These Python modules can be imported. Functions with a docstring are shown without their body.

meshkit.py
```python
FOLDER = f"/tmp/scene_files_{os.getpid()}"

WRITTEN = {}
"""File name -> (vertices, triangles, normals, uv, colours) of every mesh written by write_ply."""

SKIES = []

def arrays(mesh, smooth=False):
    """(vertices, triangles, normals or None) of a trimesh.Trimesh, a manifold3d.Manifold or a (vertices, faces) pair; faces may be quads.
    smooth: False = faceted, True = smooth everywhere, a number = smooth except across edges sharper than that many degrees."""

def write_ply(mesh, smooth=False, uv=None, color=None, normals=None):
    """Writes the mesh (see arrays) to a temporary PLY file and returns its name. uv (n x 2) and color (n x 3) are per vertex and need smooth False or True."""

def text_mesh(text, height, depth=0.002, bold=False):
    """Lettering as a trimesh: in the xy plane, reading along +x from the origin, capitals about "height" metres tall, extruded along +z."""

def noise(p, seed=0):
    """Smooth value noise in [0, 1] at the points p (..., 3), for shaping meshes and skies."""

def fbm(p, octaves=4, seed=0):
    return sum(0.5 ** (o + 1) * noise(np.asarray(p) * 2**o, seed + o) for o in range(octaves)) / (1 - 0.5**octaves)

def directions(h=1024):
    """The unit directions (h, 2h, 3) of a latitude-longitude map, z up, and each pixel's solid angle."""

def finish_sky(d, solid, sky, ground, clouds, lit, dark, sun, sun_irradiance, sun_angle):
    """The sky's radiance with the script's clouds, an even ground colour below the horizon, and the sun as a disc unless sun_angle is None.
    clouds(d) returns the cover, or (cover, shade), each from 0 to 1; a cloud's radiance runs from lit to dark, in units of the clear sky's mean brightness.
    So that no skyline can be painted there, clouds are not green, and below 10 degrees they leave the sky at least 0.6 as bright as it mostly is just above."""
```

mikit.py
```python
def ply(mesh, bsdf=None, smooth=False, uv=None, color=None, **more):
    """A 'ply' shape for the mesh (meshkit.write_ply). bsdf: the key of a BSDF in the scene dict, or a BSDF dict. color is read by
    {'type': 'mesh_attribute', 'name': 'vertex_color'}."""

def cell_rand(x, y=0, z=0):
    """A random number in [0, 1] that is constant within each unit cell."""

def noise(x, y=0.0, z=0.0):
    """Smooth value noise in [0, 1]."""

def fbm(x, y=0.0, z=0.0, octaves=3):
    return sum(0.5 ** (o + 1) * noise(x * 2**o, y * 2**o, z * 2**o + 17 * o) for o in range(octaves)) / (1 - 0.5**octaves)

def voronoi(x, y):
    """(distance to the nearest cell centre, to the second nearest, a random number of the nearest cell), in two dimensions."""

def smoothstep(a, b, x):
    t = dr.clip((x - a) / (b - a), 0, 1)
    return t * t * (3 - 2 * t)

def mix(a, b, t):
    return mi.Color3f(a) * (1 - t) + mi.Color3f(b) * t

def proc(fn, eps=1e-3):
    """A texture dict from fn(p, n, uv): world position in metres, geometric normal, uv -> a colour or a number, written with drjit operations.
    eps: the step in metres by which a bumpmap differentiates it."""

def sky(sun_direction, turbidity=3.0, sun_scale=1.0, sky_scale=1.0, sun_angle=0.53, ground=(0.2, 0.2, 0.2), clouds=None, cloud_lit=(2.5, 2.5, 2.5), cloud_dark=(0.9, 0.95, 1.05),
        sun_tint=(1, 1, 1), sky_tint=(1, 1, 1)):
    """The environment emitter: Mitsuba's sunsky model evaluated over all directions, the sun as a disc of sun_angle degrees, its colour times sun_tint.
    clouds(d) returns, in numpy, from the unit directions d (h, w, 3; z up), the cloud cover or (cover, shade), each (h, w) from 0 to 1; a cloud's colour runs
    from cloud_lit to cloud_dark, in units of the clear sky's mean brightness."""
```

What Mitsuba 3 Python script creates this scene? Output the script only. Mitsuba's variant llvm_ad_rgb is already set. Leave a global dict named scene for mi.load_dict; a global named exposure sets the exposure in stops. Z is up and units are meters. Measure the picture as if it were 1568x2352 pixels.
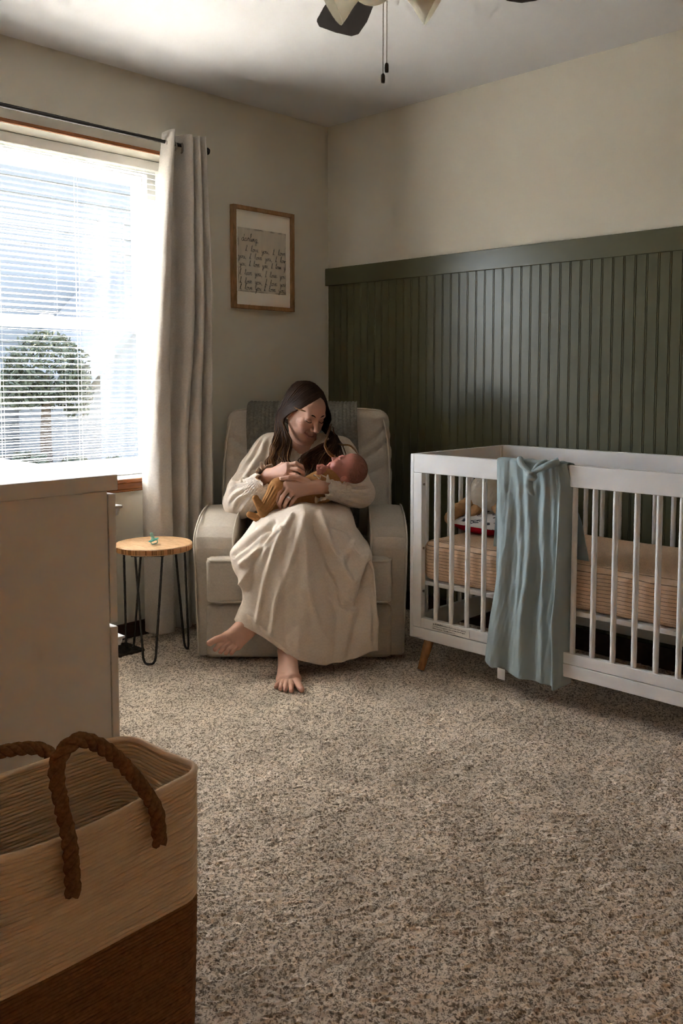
import math, random, numpy as np, trimesh, manifold3d as m3, drjit as dr, mitsuba as mi, mikit, meshkit
from mikit import proc, noise, fbm, voronoi, cell_rand, smoothstep, mix
T = mi.ScalarTransform4f
RNG = np.random.default_rng(7)
PI = math.pi
# ------------------------------------------------------------------ camera, sky, exposure
exposure = 7.05
CAM = np.array([3.3465, -3.3462, 1.1427])
YAW, PITCH = math.radians(45.873), math.radians(4.337)
FWD = np.array([-math.cos(YAW) * math.cos(PITCH), math.sin(YAW) * math.cos(PITCH), -math.sin(PITCH)])
scene, labels = {}, {}
scene['camera'] = {'type': 'perspective', 'fov': 2 * math.degrees(math.atan(784 / 2040.4)), 'fov_axis': 'x', 'near_clip': 0.05, 'far_clip': 400.0,
                   'principal_point_offset_y': (1176 - 1021.87) / 2352,
                   'to_world': T().look_at(CAM.tolist(), (CAM + FWD).tolist(), [0, 0, 1])}
SUN = np.array([-0.62, -0.10, 0.78])
scene['sky'] = mikit.sky(SUN, turbidity=4.0, sun_scale=1.0, sky_scale=1.0, ground=(0.12, 0.12, 0.10), sky_tint=(1.15, 1.03, 0.92), sun_tint=(0.90, 1.0, 1.16))

# ------------------------------------------------------------------ helpers
def rgb(*c):
    return {'type': 'rgb', 'value': list(c)}
def mat(name, d):
    scene[name] = d
    return name
def diffuse(name, c):
    return mat(name, {'type': 'twosided', 'bsdf': {'type': 'diffuse', 'reflectance': rgb(*c) if isinstance(c, tuple) else c}})
def princ(name, c, rough=0.5, bump=None, bscale=1.0, **k):
    b = {'type': 'principled', 'base_color': rgb(*c) if isinstance(c, tuple) else c, 'roughness': rough, **k}
    if bump is not None:
        b = {'type': 'bumpmap', 'arbitrary': bump, 'scale': bscale, 'bsdf': b}
    return mat(name, {'type': 'twosided', 'bsdf': b})
USED = {}
def key_for(name, parent=None):
    k = (parent + '__' if parent else '') + name
    n = USED.get(k, 0)
    USED[k] = n + 1
    return k if n == 0 else f'{k}_{n:03d}'
def tag(key, label=None, cat=None, group=None, kind=None):
    labels[key] = {a: b for a, b in (('label', label), ('category', cat), ('group', group), ('kind', kind)) if b}
def thing(name, label, cat, group=None):
    k = key_for(name)
    tag(k, label, cat, group)
    return k
def obj(name, mesh, bsdf, parent=None, smooth=False, label=None, cat=None, group=None, kind=None, **kw):
    k = key_for(name, parent)
    scene[k] = mesh if isinstance(mesh, dict) else mikit.ply(mesh, bsdf, smooth, **kw)
    if label or cat or group or kind:
        tag(k, label, cat, group, kind)
    return k
def box(x0, x1, y0, y1, z0, z1):
    m = trimesh.creation.box((x1 - x0, y1 - y0, z1 - z0))
    m.apply_translation(((x0 + x1) / 2, (y0 + y1) / 2, (z0 + z1) / 2))
    return m
def cat(*ms):
    return trimesh.util.concatenate([m for m in ms])
def tri(m):
    mm = m.to_mesh()
    return trimesh.Trimesh(mm.vert_properties[:, :3], mm.tri_verts, process=False)
def rbox(x0, x1, y0, y1, z0, z1, r=0.003, seg=8):
    """a box with rounded edges"""
    s = m3.Manifold.sphere(r, seg)
    return tri(m3.Manifold.batch_hull([s.translate((x, y, z)) for x in (x0 + r, x1 - r) for y in (y0 + r, y1 - r) for z in (z0 + r, z1 - r)]))
def tube(pts, r, n=10, closed=False, caps=True):
    """a swept round tube along points, radius a number or one per point"""
    p = np.asarray(pts, float); N = len(p); r = np.broadcast_to(r, (N,)).astype(float)
    if closed:
        t = np.roll(p, -1, 0) - np.roll(p, 1, 0)
    else:
        t = np.gradient(p, axis=0)
    t /= np.linalg.norm(t, axis=1, keepdims=True) + 1e-12
    a = np.cross(t[0], [0, 0, 1.0] if abs(t[0, 2]) < 0.9 else [1.0, 0, 0]); a /= np.linalg.norm(a)
    A = []
    for i in range(N):
        a = a - (a @ t[i]) * t[i]; a /= np.linalg.norm(a); A.append(a)
    A = np.array(A); B = np.cross(t, A); ang = np.arange(n) * 2 * PI / n
    v = p[:, None] + r[:, None, None] * (np.cos(ang)[None, :, None] * A[:, None] + np.sin(ang)[None, :, None] * B[:, None])
    M = N if closed else N - 1
    i, j = np.meshgrid(np.arange(M), np.arange(n), indexing='ij'); i2 = (i + 1) % N; j2 = (j + 1) % n
    q = np.stack([i * n + j, i * n + j2, i2 * n + j2, i2 * n + j], -1).reshape(-1, 4)
    f = np.vstack([q[:, [0, 1, 2]], q[:, [0, 2, 3]]]); v = v.reshape(-1, 3)
    if caps and not closed:
        v = np.vstack([v, p[:1], p[-1:]]); k = np.arange(n)
        f = np.vstack([f, np.stack([np.full(n, len(v) - 2), (k + 1) % n, k], 1), np.stack([np.full(n, len(v) - 1), (N - 1) * n + k, (N - 1) * n + (k + 1) % n], 1)])
    return trimesh.Trimesh(v, f, process=False)
def spline(pts, n=40, closed=False):
    """Catmull-Rom through the points"""
    p = np.asarray(pts, float); N = len(p)
    u = np.linspace(0, N if closed else N - 1, n, endpoint=not closed)
    i = np.minimum(np.floor(u).astype(int), N - 1 if closed else N - 2); t = (u - i)[:, None]
    g = (lambda k: p[k % N]) if closed else (lambda k: p[np.clip(k, 0, N - 1)])
    a, b, c, d = g(i - 1), g(i), g(i + 1), g(i + 2)
    return 0.5 * ((2 * b) + (-a + c) * t + (2 * a - 5 * b + 4 * c - d) * t ** 2 + (-a + 3 * b - 3 * c + d) * t ** 3)
def lathe(prof, n=32, center=(0, 0, 0)):
    m = trimesh.creation.revolve(np.asarray(prof, float), sections=n)
    m.apply_translation(center)
    return m
def gridmesh(P, close_u=False):
    """mesh over an (nv, nu, 3) array of points"""
    nv, nu = P.shape[:2]; U = nu if close_u else nu - 1
    i, j = np.meshgrid(np.arange(nv - 1), np.arange(U), indexing='ij'); j2 = (j + 1) % nu
    q = np.stack([i * nu + j, i * nu + j2, (i + 1) * nu + j2, (i + 1) * nu + j], -1).reshape(-1, 4)
    return trimesh.Trimesh(P.reshape(-1, 3), np.vstack([q[:, [0, 1, 2]], q[:, [0, 2, 3]]]), process=False)


def sheet(P, th=0.002, close_u=False):
    """a closed cloth slab from an (nv, nu, 3) array of points"""
    nv, nu = P.shape[:2]
    du = (np.roll(P, -1, 1) - np.roll(P, 1, 1)) if close_u else np.gradient(P, axis=1)
    n = np.cross(du, np.gradient(P, axis=0)); n /= np.linalg.norm(n, axis=2, keepdims=True) + 1e-12
    a, b = gridmesh(P + n * th / 2, close_u), gridmesh(P - n * th / 2, close_u)
    N = nv * nu; f = [a.faces, b.faces[:, ::-1] + N]
    def strip(idx):
        q = np.stack([idx[:-1], idx[1:], idx[1:] + N, idx[:-1] + N], 1)
        f.extend([q[:, [0, 2, 1]], q[:, [0, 3, 2]]])
    top, bot = np.arange(nu), (nv - 1) * nu + np.arange(nu)
    if close_u:
        top, bot = np.r_[top, top[0]], np.r_[bot, bot[0]]
    strip(top); strip(bot[::-1])
    if not close_u:
        strip((np.arange(nv) * nu)[::-1]); strip(np.arange(nv) * nu + nu - 1)
    return trimesh.Trimesh(np.vstack([a.vertices, b.vertices]), np.vstack(f), process=False)
def prism(poly, z0, z1, to=None):
    """an outline (list of 2-D points or a shapely polygon) extruded from z0 to z1; to maps (u, v, w) columns to world axes"""
    from shapely.geometry import Polygon
    m = trimesh.creation.extrude_polygon(poly if hasattr(poly, 'exterior') else Polygon(poly), z1 - z0, engine='earcut')
    m.apply_translation((0, 0, z0))
    if to is not None:
        m.apply_transform(to)
    return m
def frame_of(u, v, w, o=(0, 0, 0)):
    M = np.eye(4); M[:3, 0], M[:3, 1], M[:3, 2], M[:3, 3] = u, v, w, o
    return M

# ------------------------------------------------------------------ materials shared by the room
CZ = 2.44
def ceiling_bump(p, n, uv):
    a = smoothstep(0.52, 0.72, fbm(p.x * 28, p.y * 28, 0.0, 3))
    return a * smoothstep(0.4, 0.7, noise(p.x * 9, p.y * 9, 3.0))
def wall_bump(p, n, uv):
    return fbm(p.x * 120, p.y * 120, p.z * 120, 2)
def wood(p, sx, sy, sz, a, b, c):
    g = fbm(p.x * sx, p.y * sy, p.z * sz, 3)
    return mix(mix(a, b, smoothstep(0.3, 0.7, g)), c, smoothstep(0.62, 0.8, noise(p.x * sx * 3, p.y * sy * 3, p.z * sz * 3)) * 0.6)
mat('paint_greige', {'type': 'twosided', 'bsdf': {'type': 'bumpmap', 'arbitrary': proc(wall_bump), 'scale': 0.0006, 'bsdf': {'type': 'diffuse', 'reflectance': rgb(0.58, 0.56, 0.485)}}})
mat('paint_ceiling', {'type': 'twosided', 'bsdf': {'type': 'bumpmap', 'arbitrary': proc(ceiling_bump), 'scale': 0.0035, 'bsdf': {'type': 'diffuse', 'reflectance': rgb(0.565, 0.57, 0.57)}}})
diffuse('paint_tan', (0.86, 0.54, 0.29))
princ('paint_green', (0.080, 0.081, 0.045), 0.30, specular=.42)
princ('white_vinyl', (0.45, 0.455, 0.46), 0.4)
princ('slat_white', (0.80, 0.80, 0.80), 0.45)
princ('stained_wood', proc(lambda p, n, uv: wood(p, 40, 6, 40, (0.30, 0.105, 0.028), (0.20, 0.06, 0.016), (0.12, 0.035, 0.01))), 0.3)
princ('dark_wood', proc(lambda p, n, uv: wood(p, 40, 6, 40, (0.034, 0.015, 0.009), (0.024, 0.010, 0.006), (0.016, 0.007, 0.005))), 0.35)
princ('white_paint', (0.64, 0.635, 0.62), 0.35)
princ('black_metal', (0.012, 0.011, 0.010), 0.4)
princ('dark_bronze', (0.03, 0.026, 0.022), 0.35, metallic=0.6)
princ('chrome', (0.75, 0.74, 0.72), 0.2, metallic=1.0)
princ('nickel_dark', (0.25, 0.22, 0.19), 0.3, metallic=1.0)
mat('pane_glass', {'type': 'thindielectric'})

# ------------------------------------------------------------------ walls, ceiling, floor
WY0, WY1, WZ0, WZ1, WX = -2.05, -0.955, 0.700, 2.114, -0.24   # the window opening in wall_left; WX its outer face
XR, YB = 4.3, -4.1
obj('wall_left', cat(box(WX, 0, WY1, .14, -.05, CZ), box(WX, 0, YB, WY0, -.05, CZ), box(WX, 0, WY0, WY1, -.05, WZ0), box(WX, 0, WY0, WY1, WZ1, CZ)), 'paint_greige', kind='structure')
wr = obj('wall_right', box(WX, XR + .14, 0, .14, -.05, CZ), 'paint_greige', kind='structure')
obj('wall_back', box(WX, XR + .14, YB - .14, YB, -.05, CZ), 'paint_tan', kind='structure')
obj('wall_near', box(XR, XR + .14, YB, 0, -.05, CZ), 'paint_tan', kind='structure')
obj('ceiling', box(WX, XR + .14, YB - .14, .14, CZ, CZ + .1), 'paint_ceiling', kind='structure')
# beadboard: planks with a bead and two grooves at each joint
PW = 0.0475
def plank_mesh():
    w, t = PW, 0.009
    prof = [(0, 0), (w, 0), (w, t - .0024), (w - .0016, t - .0024), (w - .0022, t - .0012), (w - .0034, t), (w - .0056, t), (w - .0068, t - .0012), (w - .0074, t - .0024), (w - .0088, t - .0024), (w - .0096, t), (.0012, t), (0, t - .0015)]
    return prism(prof, 0.0, 1.63, frame_of((1, 0, 0), (0, -1, 0), (0, 0, 1)))
plank = mikit.ply(plank_mesh(), 'paint_green')
for k in range(72):
    obj('plank', {**plank, 'to_world': T().translate([0.012 + k * PW, 0, 0])}, None, wr)
obj('cap_rail', rbox(0.0, 3.44, -.021, 0, 1.622, 1.711, .002), 'paint_green', wr, 30)
obj('baseboard_right', rbox(0.0, 3.44, -.022, -.009, 0, .09, .003), 'dark_wood', smooth=30, kind='structure')
obj('baseboard_left', rbox(0.0, .013, -3.2, -.022, 0, .068, .003), 'dark_wood', smooth=30, kind='structure')

# ------------------------------------------------------------------ the window: recess, vinyl double-hung unit, panes, sill
w1 = 'window_1'; USED[w1] = 1
tag(w1, 'white double-hung window in a wood-trimmed recess behind the mini blind', kind='structure')
FX0, FX1 = -0.235, -0.165
fr = cat(box(FX0, FX1, WY0, WY0 + .045, WZ0, WZ1), box(FX0, FX1, WY1 - .045, WY1, WZ0, WZ1), box(FX0, FX1, WY0, WY1, WZ1 - .05, WZ1), box(FX0, FX1, WY0, WY1, WZ0, WZ0 + .03))
obj('frame', fr, 'white_vinyl', w1)
def sash(x0, x1, z0, z1, rail):
    y0, y1 = WY0 + .045, WY1 - .045
    return cat(rbox(x0, x1, y0, y0 + .05, z0, z1, .004), rbox(x0, x1, y1 - .05, y1, z0, z1, .004), rbox(x0, x1, y0 + .04, y1 - .04, z1 - rail, z1, .004), rbox(x0, x1, y0 + .04, y1 - .04, z0, z0 + rail, .004))
ZM = 1.375
obj('upper_sash', sash(-.228, -.203, ZM - .02, WZ1 - .05, .05), 'white_vinyl', w1, 30)
obj('lower_sash', sash(-.200, -.172, WZ0 + .03, ZM + .022, .045), 'white_vinyl', w1, 30)
obj('sash_lock', cat(rbox(-.185, -.170, -1.53, -1.47, ZM + .022, ZM + .034, .003)), 'white_vinyl', w1, 30)
for x, z0, z1 in ((-.215, ZM, WZ1 - .09), (-.186, WZ0 + .06, ZM)):
    obj('pane', trimesh.Trimesh([[x, WY0 + .08, z0], [x, WY1 - .08, z0], [x, WY1 - .08, z1], [x, WY0 + .08, z1]], [[0, 1, 2], [0, 2, 3]]), 'pane_glass', w1)
obj('casing', cat(box(0.0, .014, WY0 - .012, WY1 + .012, WZ1, WZ1 + .014), box(0.0, .014, WY0 - .012, WY0, WZ0, WZ1), box(0.0, .014, WY1, WY1 + .012, WZ0, WZ1)), 'stained_wood', w1)
obj('sill', cat(box(FX1, -.012, WY0, WY1, WZ0 - .002, WZ0 + .006)), 'white_vinyl', w1)
obj('stool', cat(rbox(-.014, .034, WY0 - .05, WY1 + .05, WZ0 - .014, WZ0 + .007, .006), rbox(-.001, .022, WY0 - .035, WY1 + .035, WZ0 - .040, WZ0 - .012, .004), rbox(-.001, .014, WY0 - .035, WY1 + .035, WZ0 - .052, WZ0 - .038, .004)), 'stained_wood', w1, 30)

# ------------------------------------------------------------------ mini blind
BX = -0.118
bl = thing('window_blind', 'white horizontal mini blind lowered inside the window recess', 'blind')
by0, by1 = WY0 + .008, WY1 - .010
obj('headrail', rbox(BX - .016, BX + .016, by0, by1, WZ1 - .042, WZ1 - .002, .003), 'slat_white', bl, 30)
SP = 0.0232
ang = math.radians(-7)
prof = [(-.0125, -.0006), (-.006, .0010), (0, .0016), (.006, .0010), (.0125, -.0006), (.0125, -.0011), (.006, .0005), (0, .0011), (-.006, .0005), (-.0125, -.0011)]
sm = prism([(c * math.cos(ang) - d * math.sin(ang), c * math.sin(ang) + d * math.cos(ang)) for c, d in prof], by0, by1, frame_of((1, 0, 0), (0, 0, 1), (0, -1, 0)))
sm.apply_translation((BX, 0, 0))
sm.vertices[:, 1] = np.where(sm.vertices[:, 1] > -(by0 + by1) / 2, by1, by0)
sm.fix_normals()
slat = mikit.ply(sm, 'slat_white', 40)
ZS = WZ1 - .055
NS = int((ZS - (WZ0 + .032)) / SP) + 1
for k in range(NS):
    obj('slat', {**slat, 'to_world': T().translate([0, 0, ZS - SP * k])}, None, bl)
obj('bottom_rail', rbox(BX - .013, BX + .013, by0, by1, WZ0 + .008, WZ0 + .022, .004), 'slat_white', bl, 30)
for y in (-1.04, -1.385, -1.73, -1.98):
    for dx in (-.0135, .0135):
        obj('ladder_cord', tube([(BX + dx, y, WZ0 + .02), (BX + dx, y, WZ1 - .04)], .0007, 5), 'slat_white', bl)
obj('lift_cord', tube([(BX + .02, -1.105, WZ1 - .04), (BX + .021, -1.105, 1.55)], .0009, 5), 'slat_white', bl)
obj('tilt_wand', tube([(BX + .022, -1.79, WZ1 - .04), (BX + .024, -1.792, 1.30)], .0035, 8), 'slat_white', bl, 40)

# ------------------------------------------------------------------ outdoors: lawn, house, tree, shrubs
princ('siding', (0.105, 0.090, 0.076), 0.8)
princ('siding_pale', (0.115, 0.098, 0.083), 0.8)
princ('roof_shingle', (0.05, 0.047, 0.045), 0.9)
diffuse('grass', (0.07, 0.08, 0.05))
diffuse('bark', (0.05, 0.035, 0.025))
mat('leaf', {'type': 'twosided', 'bsdf': {'type': 'diffuse', 'reflectance': rgb(0.048, 0.047, 0.030)}})
GZ = -0.6
obj('lawn', box(-60, WX - .02, -25, 45, GZ - .1, GZ), 'grass', kind='structure')
h = thing('neighbor_house', 'pale sided house across the lawn seen through the blind', 'house')
obj('wall', box(-19, -12.4, -1.5, 16, GZ, 6.4), 'siding', h)
lap = mikit.ply(prism([(0, 0), (.03, 0), (.006, .30), (0, .30)], -1.5, 16, frame_of((1, 0, 0), (0, 0, 1), (0, -1, 0)) @ np.diag([1, 1, -1, 1.0])), 'siding')
for k in range(23):
    obj('siding_board', {**lap, 'to_world': T().translate([-12.4, 0, GZ + .3 * k])}, None, h)
obj('roof', prism([(-19.6, 6.2), (-11.8, 6.2), (-15.7, 9.2)], -1.8, 16.3, frame_of((1, 0, 0), (0, 0, 1), (0, 1, 0))), 'roof_shingle', h)
g = thing('garage', 'small pale gabled garage right of the tree outside the window', 'garage')
obj('wall', prism([(4.11, GZ), (7.2, GZ), (7.2, 1.32), (5.66, 2.92), (4.11, 1.32)], -12.0, -9.2, frame_of((0, 1, 0), (0, 0, 1), (1, 0, 0))), 'siding_pale', g)
for sgn in (-1, 1):
    obj('roof', prism([(5.66, 2.91), (5.66 + sgn * 1.8, 1.04), (5.66 + sgn * 1.8, 1.17), (5.66, 3.06)], -12.1, -9.05, frame_of((0, 1, 0), (0, 0, 1), (1, 0, 0))), 'siding_pale', g)
def leaves(c, r, n, size, seed):
    rg = np.random.default_rng(seed)
    d = rg.normal(size=(n, 3)); d /= np.linalg.norm(d, axis=1, keepdims=True)
    p = np.asarray(c) + d * np.asarray(r) * rg.uniform(.35, 1, (n, 1)) ** .5
    a = rg.normal(size=(n, 3)); a /= np.linalg.norm(a, axis=1, keepdims=True)
    b = np.cross(a, rg.normal(size=(n, 3))); b /= np.linalg.norm(b, axis=1, keepdims=True)
    s = size * rg.uniform(.6, 1.3, (n, 1))
    v = np.stack([p - a * s, p + b * s * .45, p + a * s, p - b * s * .45], 1).reshape(-1, 3)
    i = np.arange(n) * 4
    return trimesh.Trimesh(v, np.vstack([np.stack([i, i + 1, i + 2], 1), np.stack([i, i + 2, i + 3], 1)]), process=False)
t = thing('bushy_tree', 'dark green bushy tree outside the lower window sash', 'tree')
obj('trunk', tube([(-8.3, 2.72, GZ), (-8.3, 2.7, .3), (-8.28, 2.72, 1.2)], [.1, .08, .05], 8), 'bark', t, 40)
obj('foliage', cat(leaves((-8.3, 2.75, 1.25), (.5, .62, .55), 2300, .045, 1), leaves((-8.3, 2.35, 1.0), (.42, .42, .30), 900, .045, 2), leaves((-8.2, 3.12, .95), (.22, .26, .42), 600, .045, 3)), 'leaf', t, kind='stuff')
for i, (y, z, r, n, lab) in enumerate(((2.1, -.05, .30, 350, 'low shrub nearest the dresser outside the window'), (2.75, -.15, .29, 300, 'low shrub below the bushy tree outside the window'), (3.35, -.2, .27, 250, 'low shrub at the foot of the pale garage outside'))):
    s_ = thing('garden_shrub', lab, 'shrub')
    obj('stem', tube([(-7.6, y, GZ), (-7.6, y, z)], .03, 6), 'bark', s_)
    obj('foliage', leaves((-7.6, y, z), (r, r, r * .8), n, .07, 10 + i), 'leaf', s_, kind='stuff')

# ------------------------------------------------------------------ carpet
def carpet_col(p, n, uv):
    a = .6 * noise(p.x * 430, p.y * 430, p.z * 120) + .4 * noise(p.x * 190, p.y * 190, 5.0)
    b = fbm(p.x * 9, p.y * 9, 1.0, 3)
    return mix((0.195, 0.147, 0.104), (0.70, 0.605, 0.50), smoothstep(0.22, 0.68, a)) * (0.74 + 0.5 * b)
diffuse('carpet', proc(carpet_col))
def carpet_mesh():
    xs, ys = np.arange(0.0, 3.7, .0053), np.arange(-3.5, 0.001, .0053)
    X, Y = np.meshgrid(xs, ys)
    rg = np.random.default_rng(3)
    X = X + rg.uniform(-.0018, .0018, X.shape); Y = Y + rg.uniform(-.0018, .0018, Y.shape)
    Z = rg.uniform(-.0032, .0022, X.shape) + .005 * (meshkit.fbm(np.stack([X * 45, Y * 45, X * 0], -1), 2) - .5) + .006 * (meshkit.fbm(np.stack([X * 6, Y * 6, X * 0], -1), 2) - .5)
    X[:, 0], X[:, -1], Y[0], Y[-1] = WX, XR + .14, YB - .14, .1
    return gridmesh(np.stack([X, Y, Z], -1))
obj('floor', carpet_mesh(), 'carpet', smooth=True, kind='structure')
obj('subfloor', box(WX, XR + .14, YB - .14, .14, -.06, -.014), 'dark_wood', 'floor')
fv = thing('floor_register', 'dark metal floor register in the carpet by the window wall', 'floor vent')
obj('plate', rbox(.07, .215, -1.62, -1.30, -.004, .009, .003), 'dark_bronze', fv, 30)
for k in range(9):
    obj('louver', rbox(.085, .20, -1.605 + .033 * k, -1.593 + .033 * k, .006, .012, .001), 'dark_bronze', fv)

# ------------------------------------------------------------------ curtain and rod
def linen(p, n, uv):
    return fbm(p.x * 300, p.y * 300, p.z * 60, 2) + fbm(p.x * 60, p.y * 60, p.z * 300, 2)
def linen_col(a, b):
    return proc(lambda p, n, uv: mix(a, b, fbm(p.x * 160, p.y * 160, p.z * 160, 2)))
mat('curtain_linen', {'type': 'twosided', 'bsdf': {'type': 'bumpmap', 'arbitrary': proc(linen), 'scale': 0.0006, 'bsdf': {'type': 'diffuse', 'reflectance': linen_col((0.50, 0.47, 0.43), (0.60, 0.565, 0.52))}}})
cu = thing('curtain', 'oatmeal linen grommet curtain panel hanging at the right side of the window', 'curtain')
KN = {2.195: [(.065, -1.072), (.120, -1.070), (.140, -1.058), (.118, -1.045), (.050, -1.025), (.048, -1.000), (.118, -.985), (.140, -.968), (.118, -.955), (.050, -.948), (.122, -.938), (.140, -.928), (.115, -.918), (.050, -.908), (.122, -.900), (.135, -.892), (.060, -.880)],
      1.45: [(.055, -1.150), (.110, -1.148), (.142, -1.128), (.132, -1.090), (.050, -1.060), (.048, -1.010), (.118, -.998), (.140, -.975), (.118, -.955), (.050, -.945), (.122, -.935), (.140, -.920), (.115, -.905), (.050, -.895), (.122, -.882), (.135, -.868), (.060, -.850)],
      0.80: [(.050, -1.190), (.100, -1.190), (.145, -1.165), (.145, -1.110), (.085, -1.070), (.075, -1.055), (.130, -1.045), (.142, -1.030), (.115, -1.000), (.050, -.985), (.120, -.975), (.140, -.955), (.115, -.925), (.050, -.905), (.118, -.890), (.132, -.870), (.055, -.825)],
      0.028: [(.050, -1.190), (.095, -1.190), (.142, -1.165), (.148, -1.110), (.100, -1.070), (.095, -1.055), (.135, -1.045), (.145, -1.020), (.120, -.990), (.060, -.975), (.120, -.965), (.142, -.945), (.115, -.920), (.050, -.900), (.115, -.885), (.125, -.865), (.055, -.815)]}
zk = np.array(sorted(KN)); rows = np.array([spline(KN[z], 220) for z in zk])
zz = np.linspace(2.195, .028, 150)
P = np.zeros((150, 220, 3))
for c in range(2):
    from scipy.interpolate import PchipInterpolator
    P[..., c] = PchipInterpolator(zk, rows[..., c], axis=0)(zz)
P[..., 2] = zz[:, None] + .004 * np.sin(np.linspace(0, 9, 220))[None] * (zz[:, None] > 2.0)
wr_ = meshkit.fbm(np.stack([P[..., 1] * 14, P[..., 2] * 5, P[..., 0] * 14], -1), 3) - .5
P[..., 0] += .016 * wr_ * np.clip((2.1 - P[..., 2]) / .6, 0, 1)
obj('panel', sheet(P, .0018), 'curtain_linen', cu, True)
hemP = P[-9:-1] + np.array([.0, 0, 0]); 
def torus(c, R, r, axis, n=28, m=10):
    axis = np.asarray(axis, float) / np.linalg.norm(axis)
    a = np.cross(axis, [0, 0, 1.0]); a /= np.linalg.norm(a); b = np.cross(axis, a)
    t = np.arange(n) * 2 * PI / n
    return tube(np.asarray(c) + R * (np.cos(t)[:, None] * a + np.sin(t)[:, None] * b), r, m, closed=True)
ZR = 2.150
for y, ax in ((-1.0705, (1, .3, 0)), (-1.037, (.9, -.4, 0)), (-.991, (.9, .5, 0)), (-.951, (.8, -.3, 0)), (-.943, (.8, .3, 0)), (-.913, (.8, -.3, 0)), (-.904, (.8, .3, 0)), (-.885, (.8, -.3, 0))):
    obj('grommet', torus((.092, y, ZR - .012), .019, .0042, (ax[1], 1.0, 0)), 'nickel_dark', cu, True)
rod = thing('curtain_rod', 'thin black metal curtain rod above the window', 'curtain rod')
obj('pole', tube([(.092, -2.42, ZR), (.092, -.864, ZR)], .0075, 14), 'black_metal', rod, 40)
obj('pole_sleeve', tube([(.092, -2.42, ZR), (.092, -1.44, ZR)], .0088, 14), 'black_metal', rod, 40)
obj('finial', lathe([(0, 0), (.010, 0), (.014, .006), (.016, .014), (.013, .021), (0, .024)], 20), 'black_metal', rod, 40)
scene['curtain_rod__finial']['to_world'] = T().translate([.092, -.866, ZR]).rotate([1, 0, 0], -90)
for y in (-.876, -2.36):
    obj('bracket', cat(rbox(0, .006, y - .012, y + .012, ZR - .04, ZR + .03, .002), rbox(.0, .10, y - .005, y + .005, ZR - .018, ZR - .008, .002)), 'black_metal', rod, 30)

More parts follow.
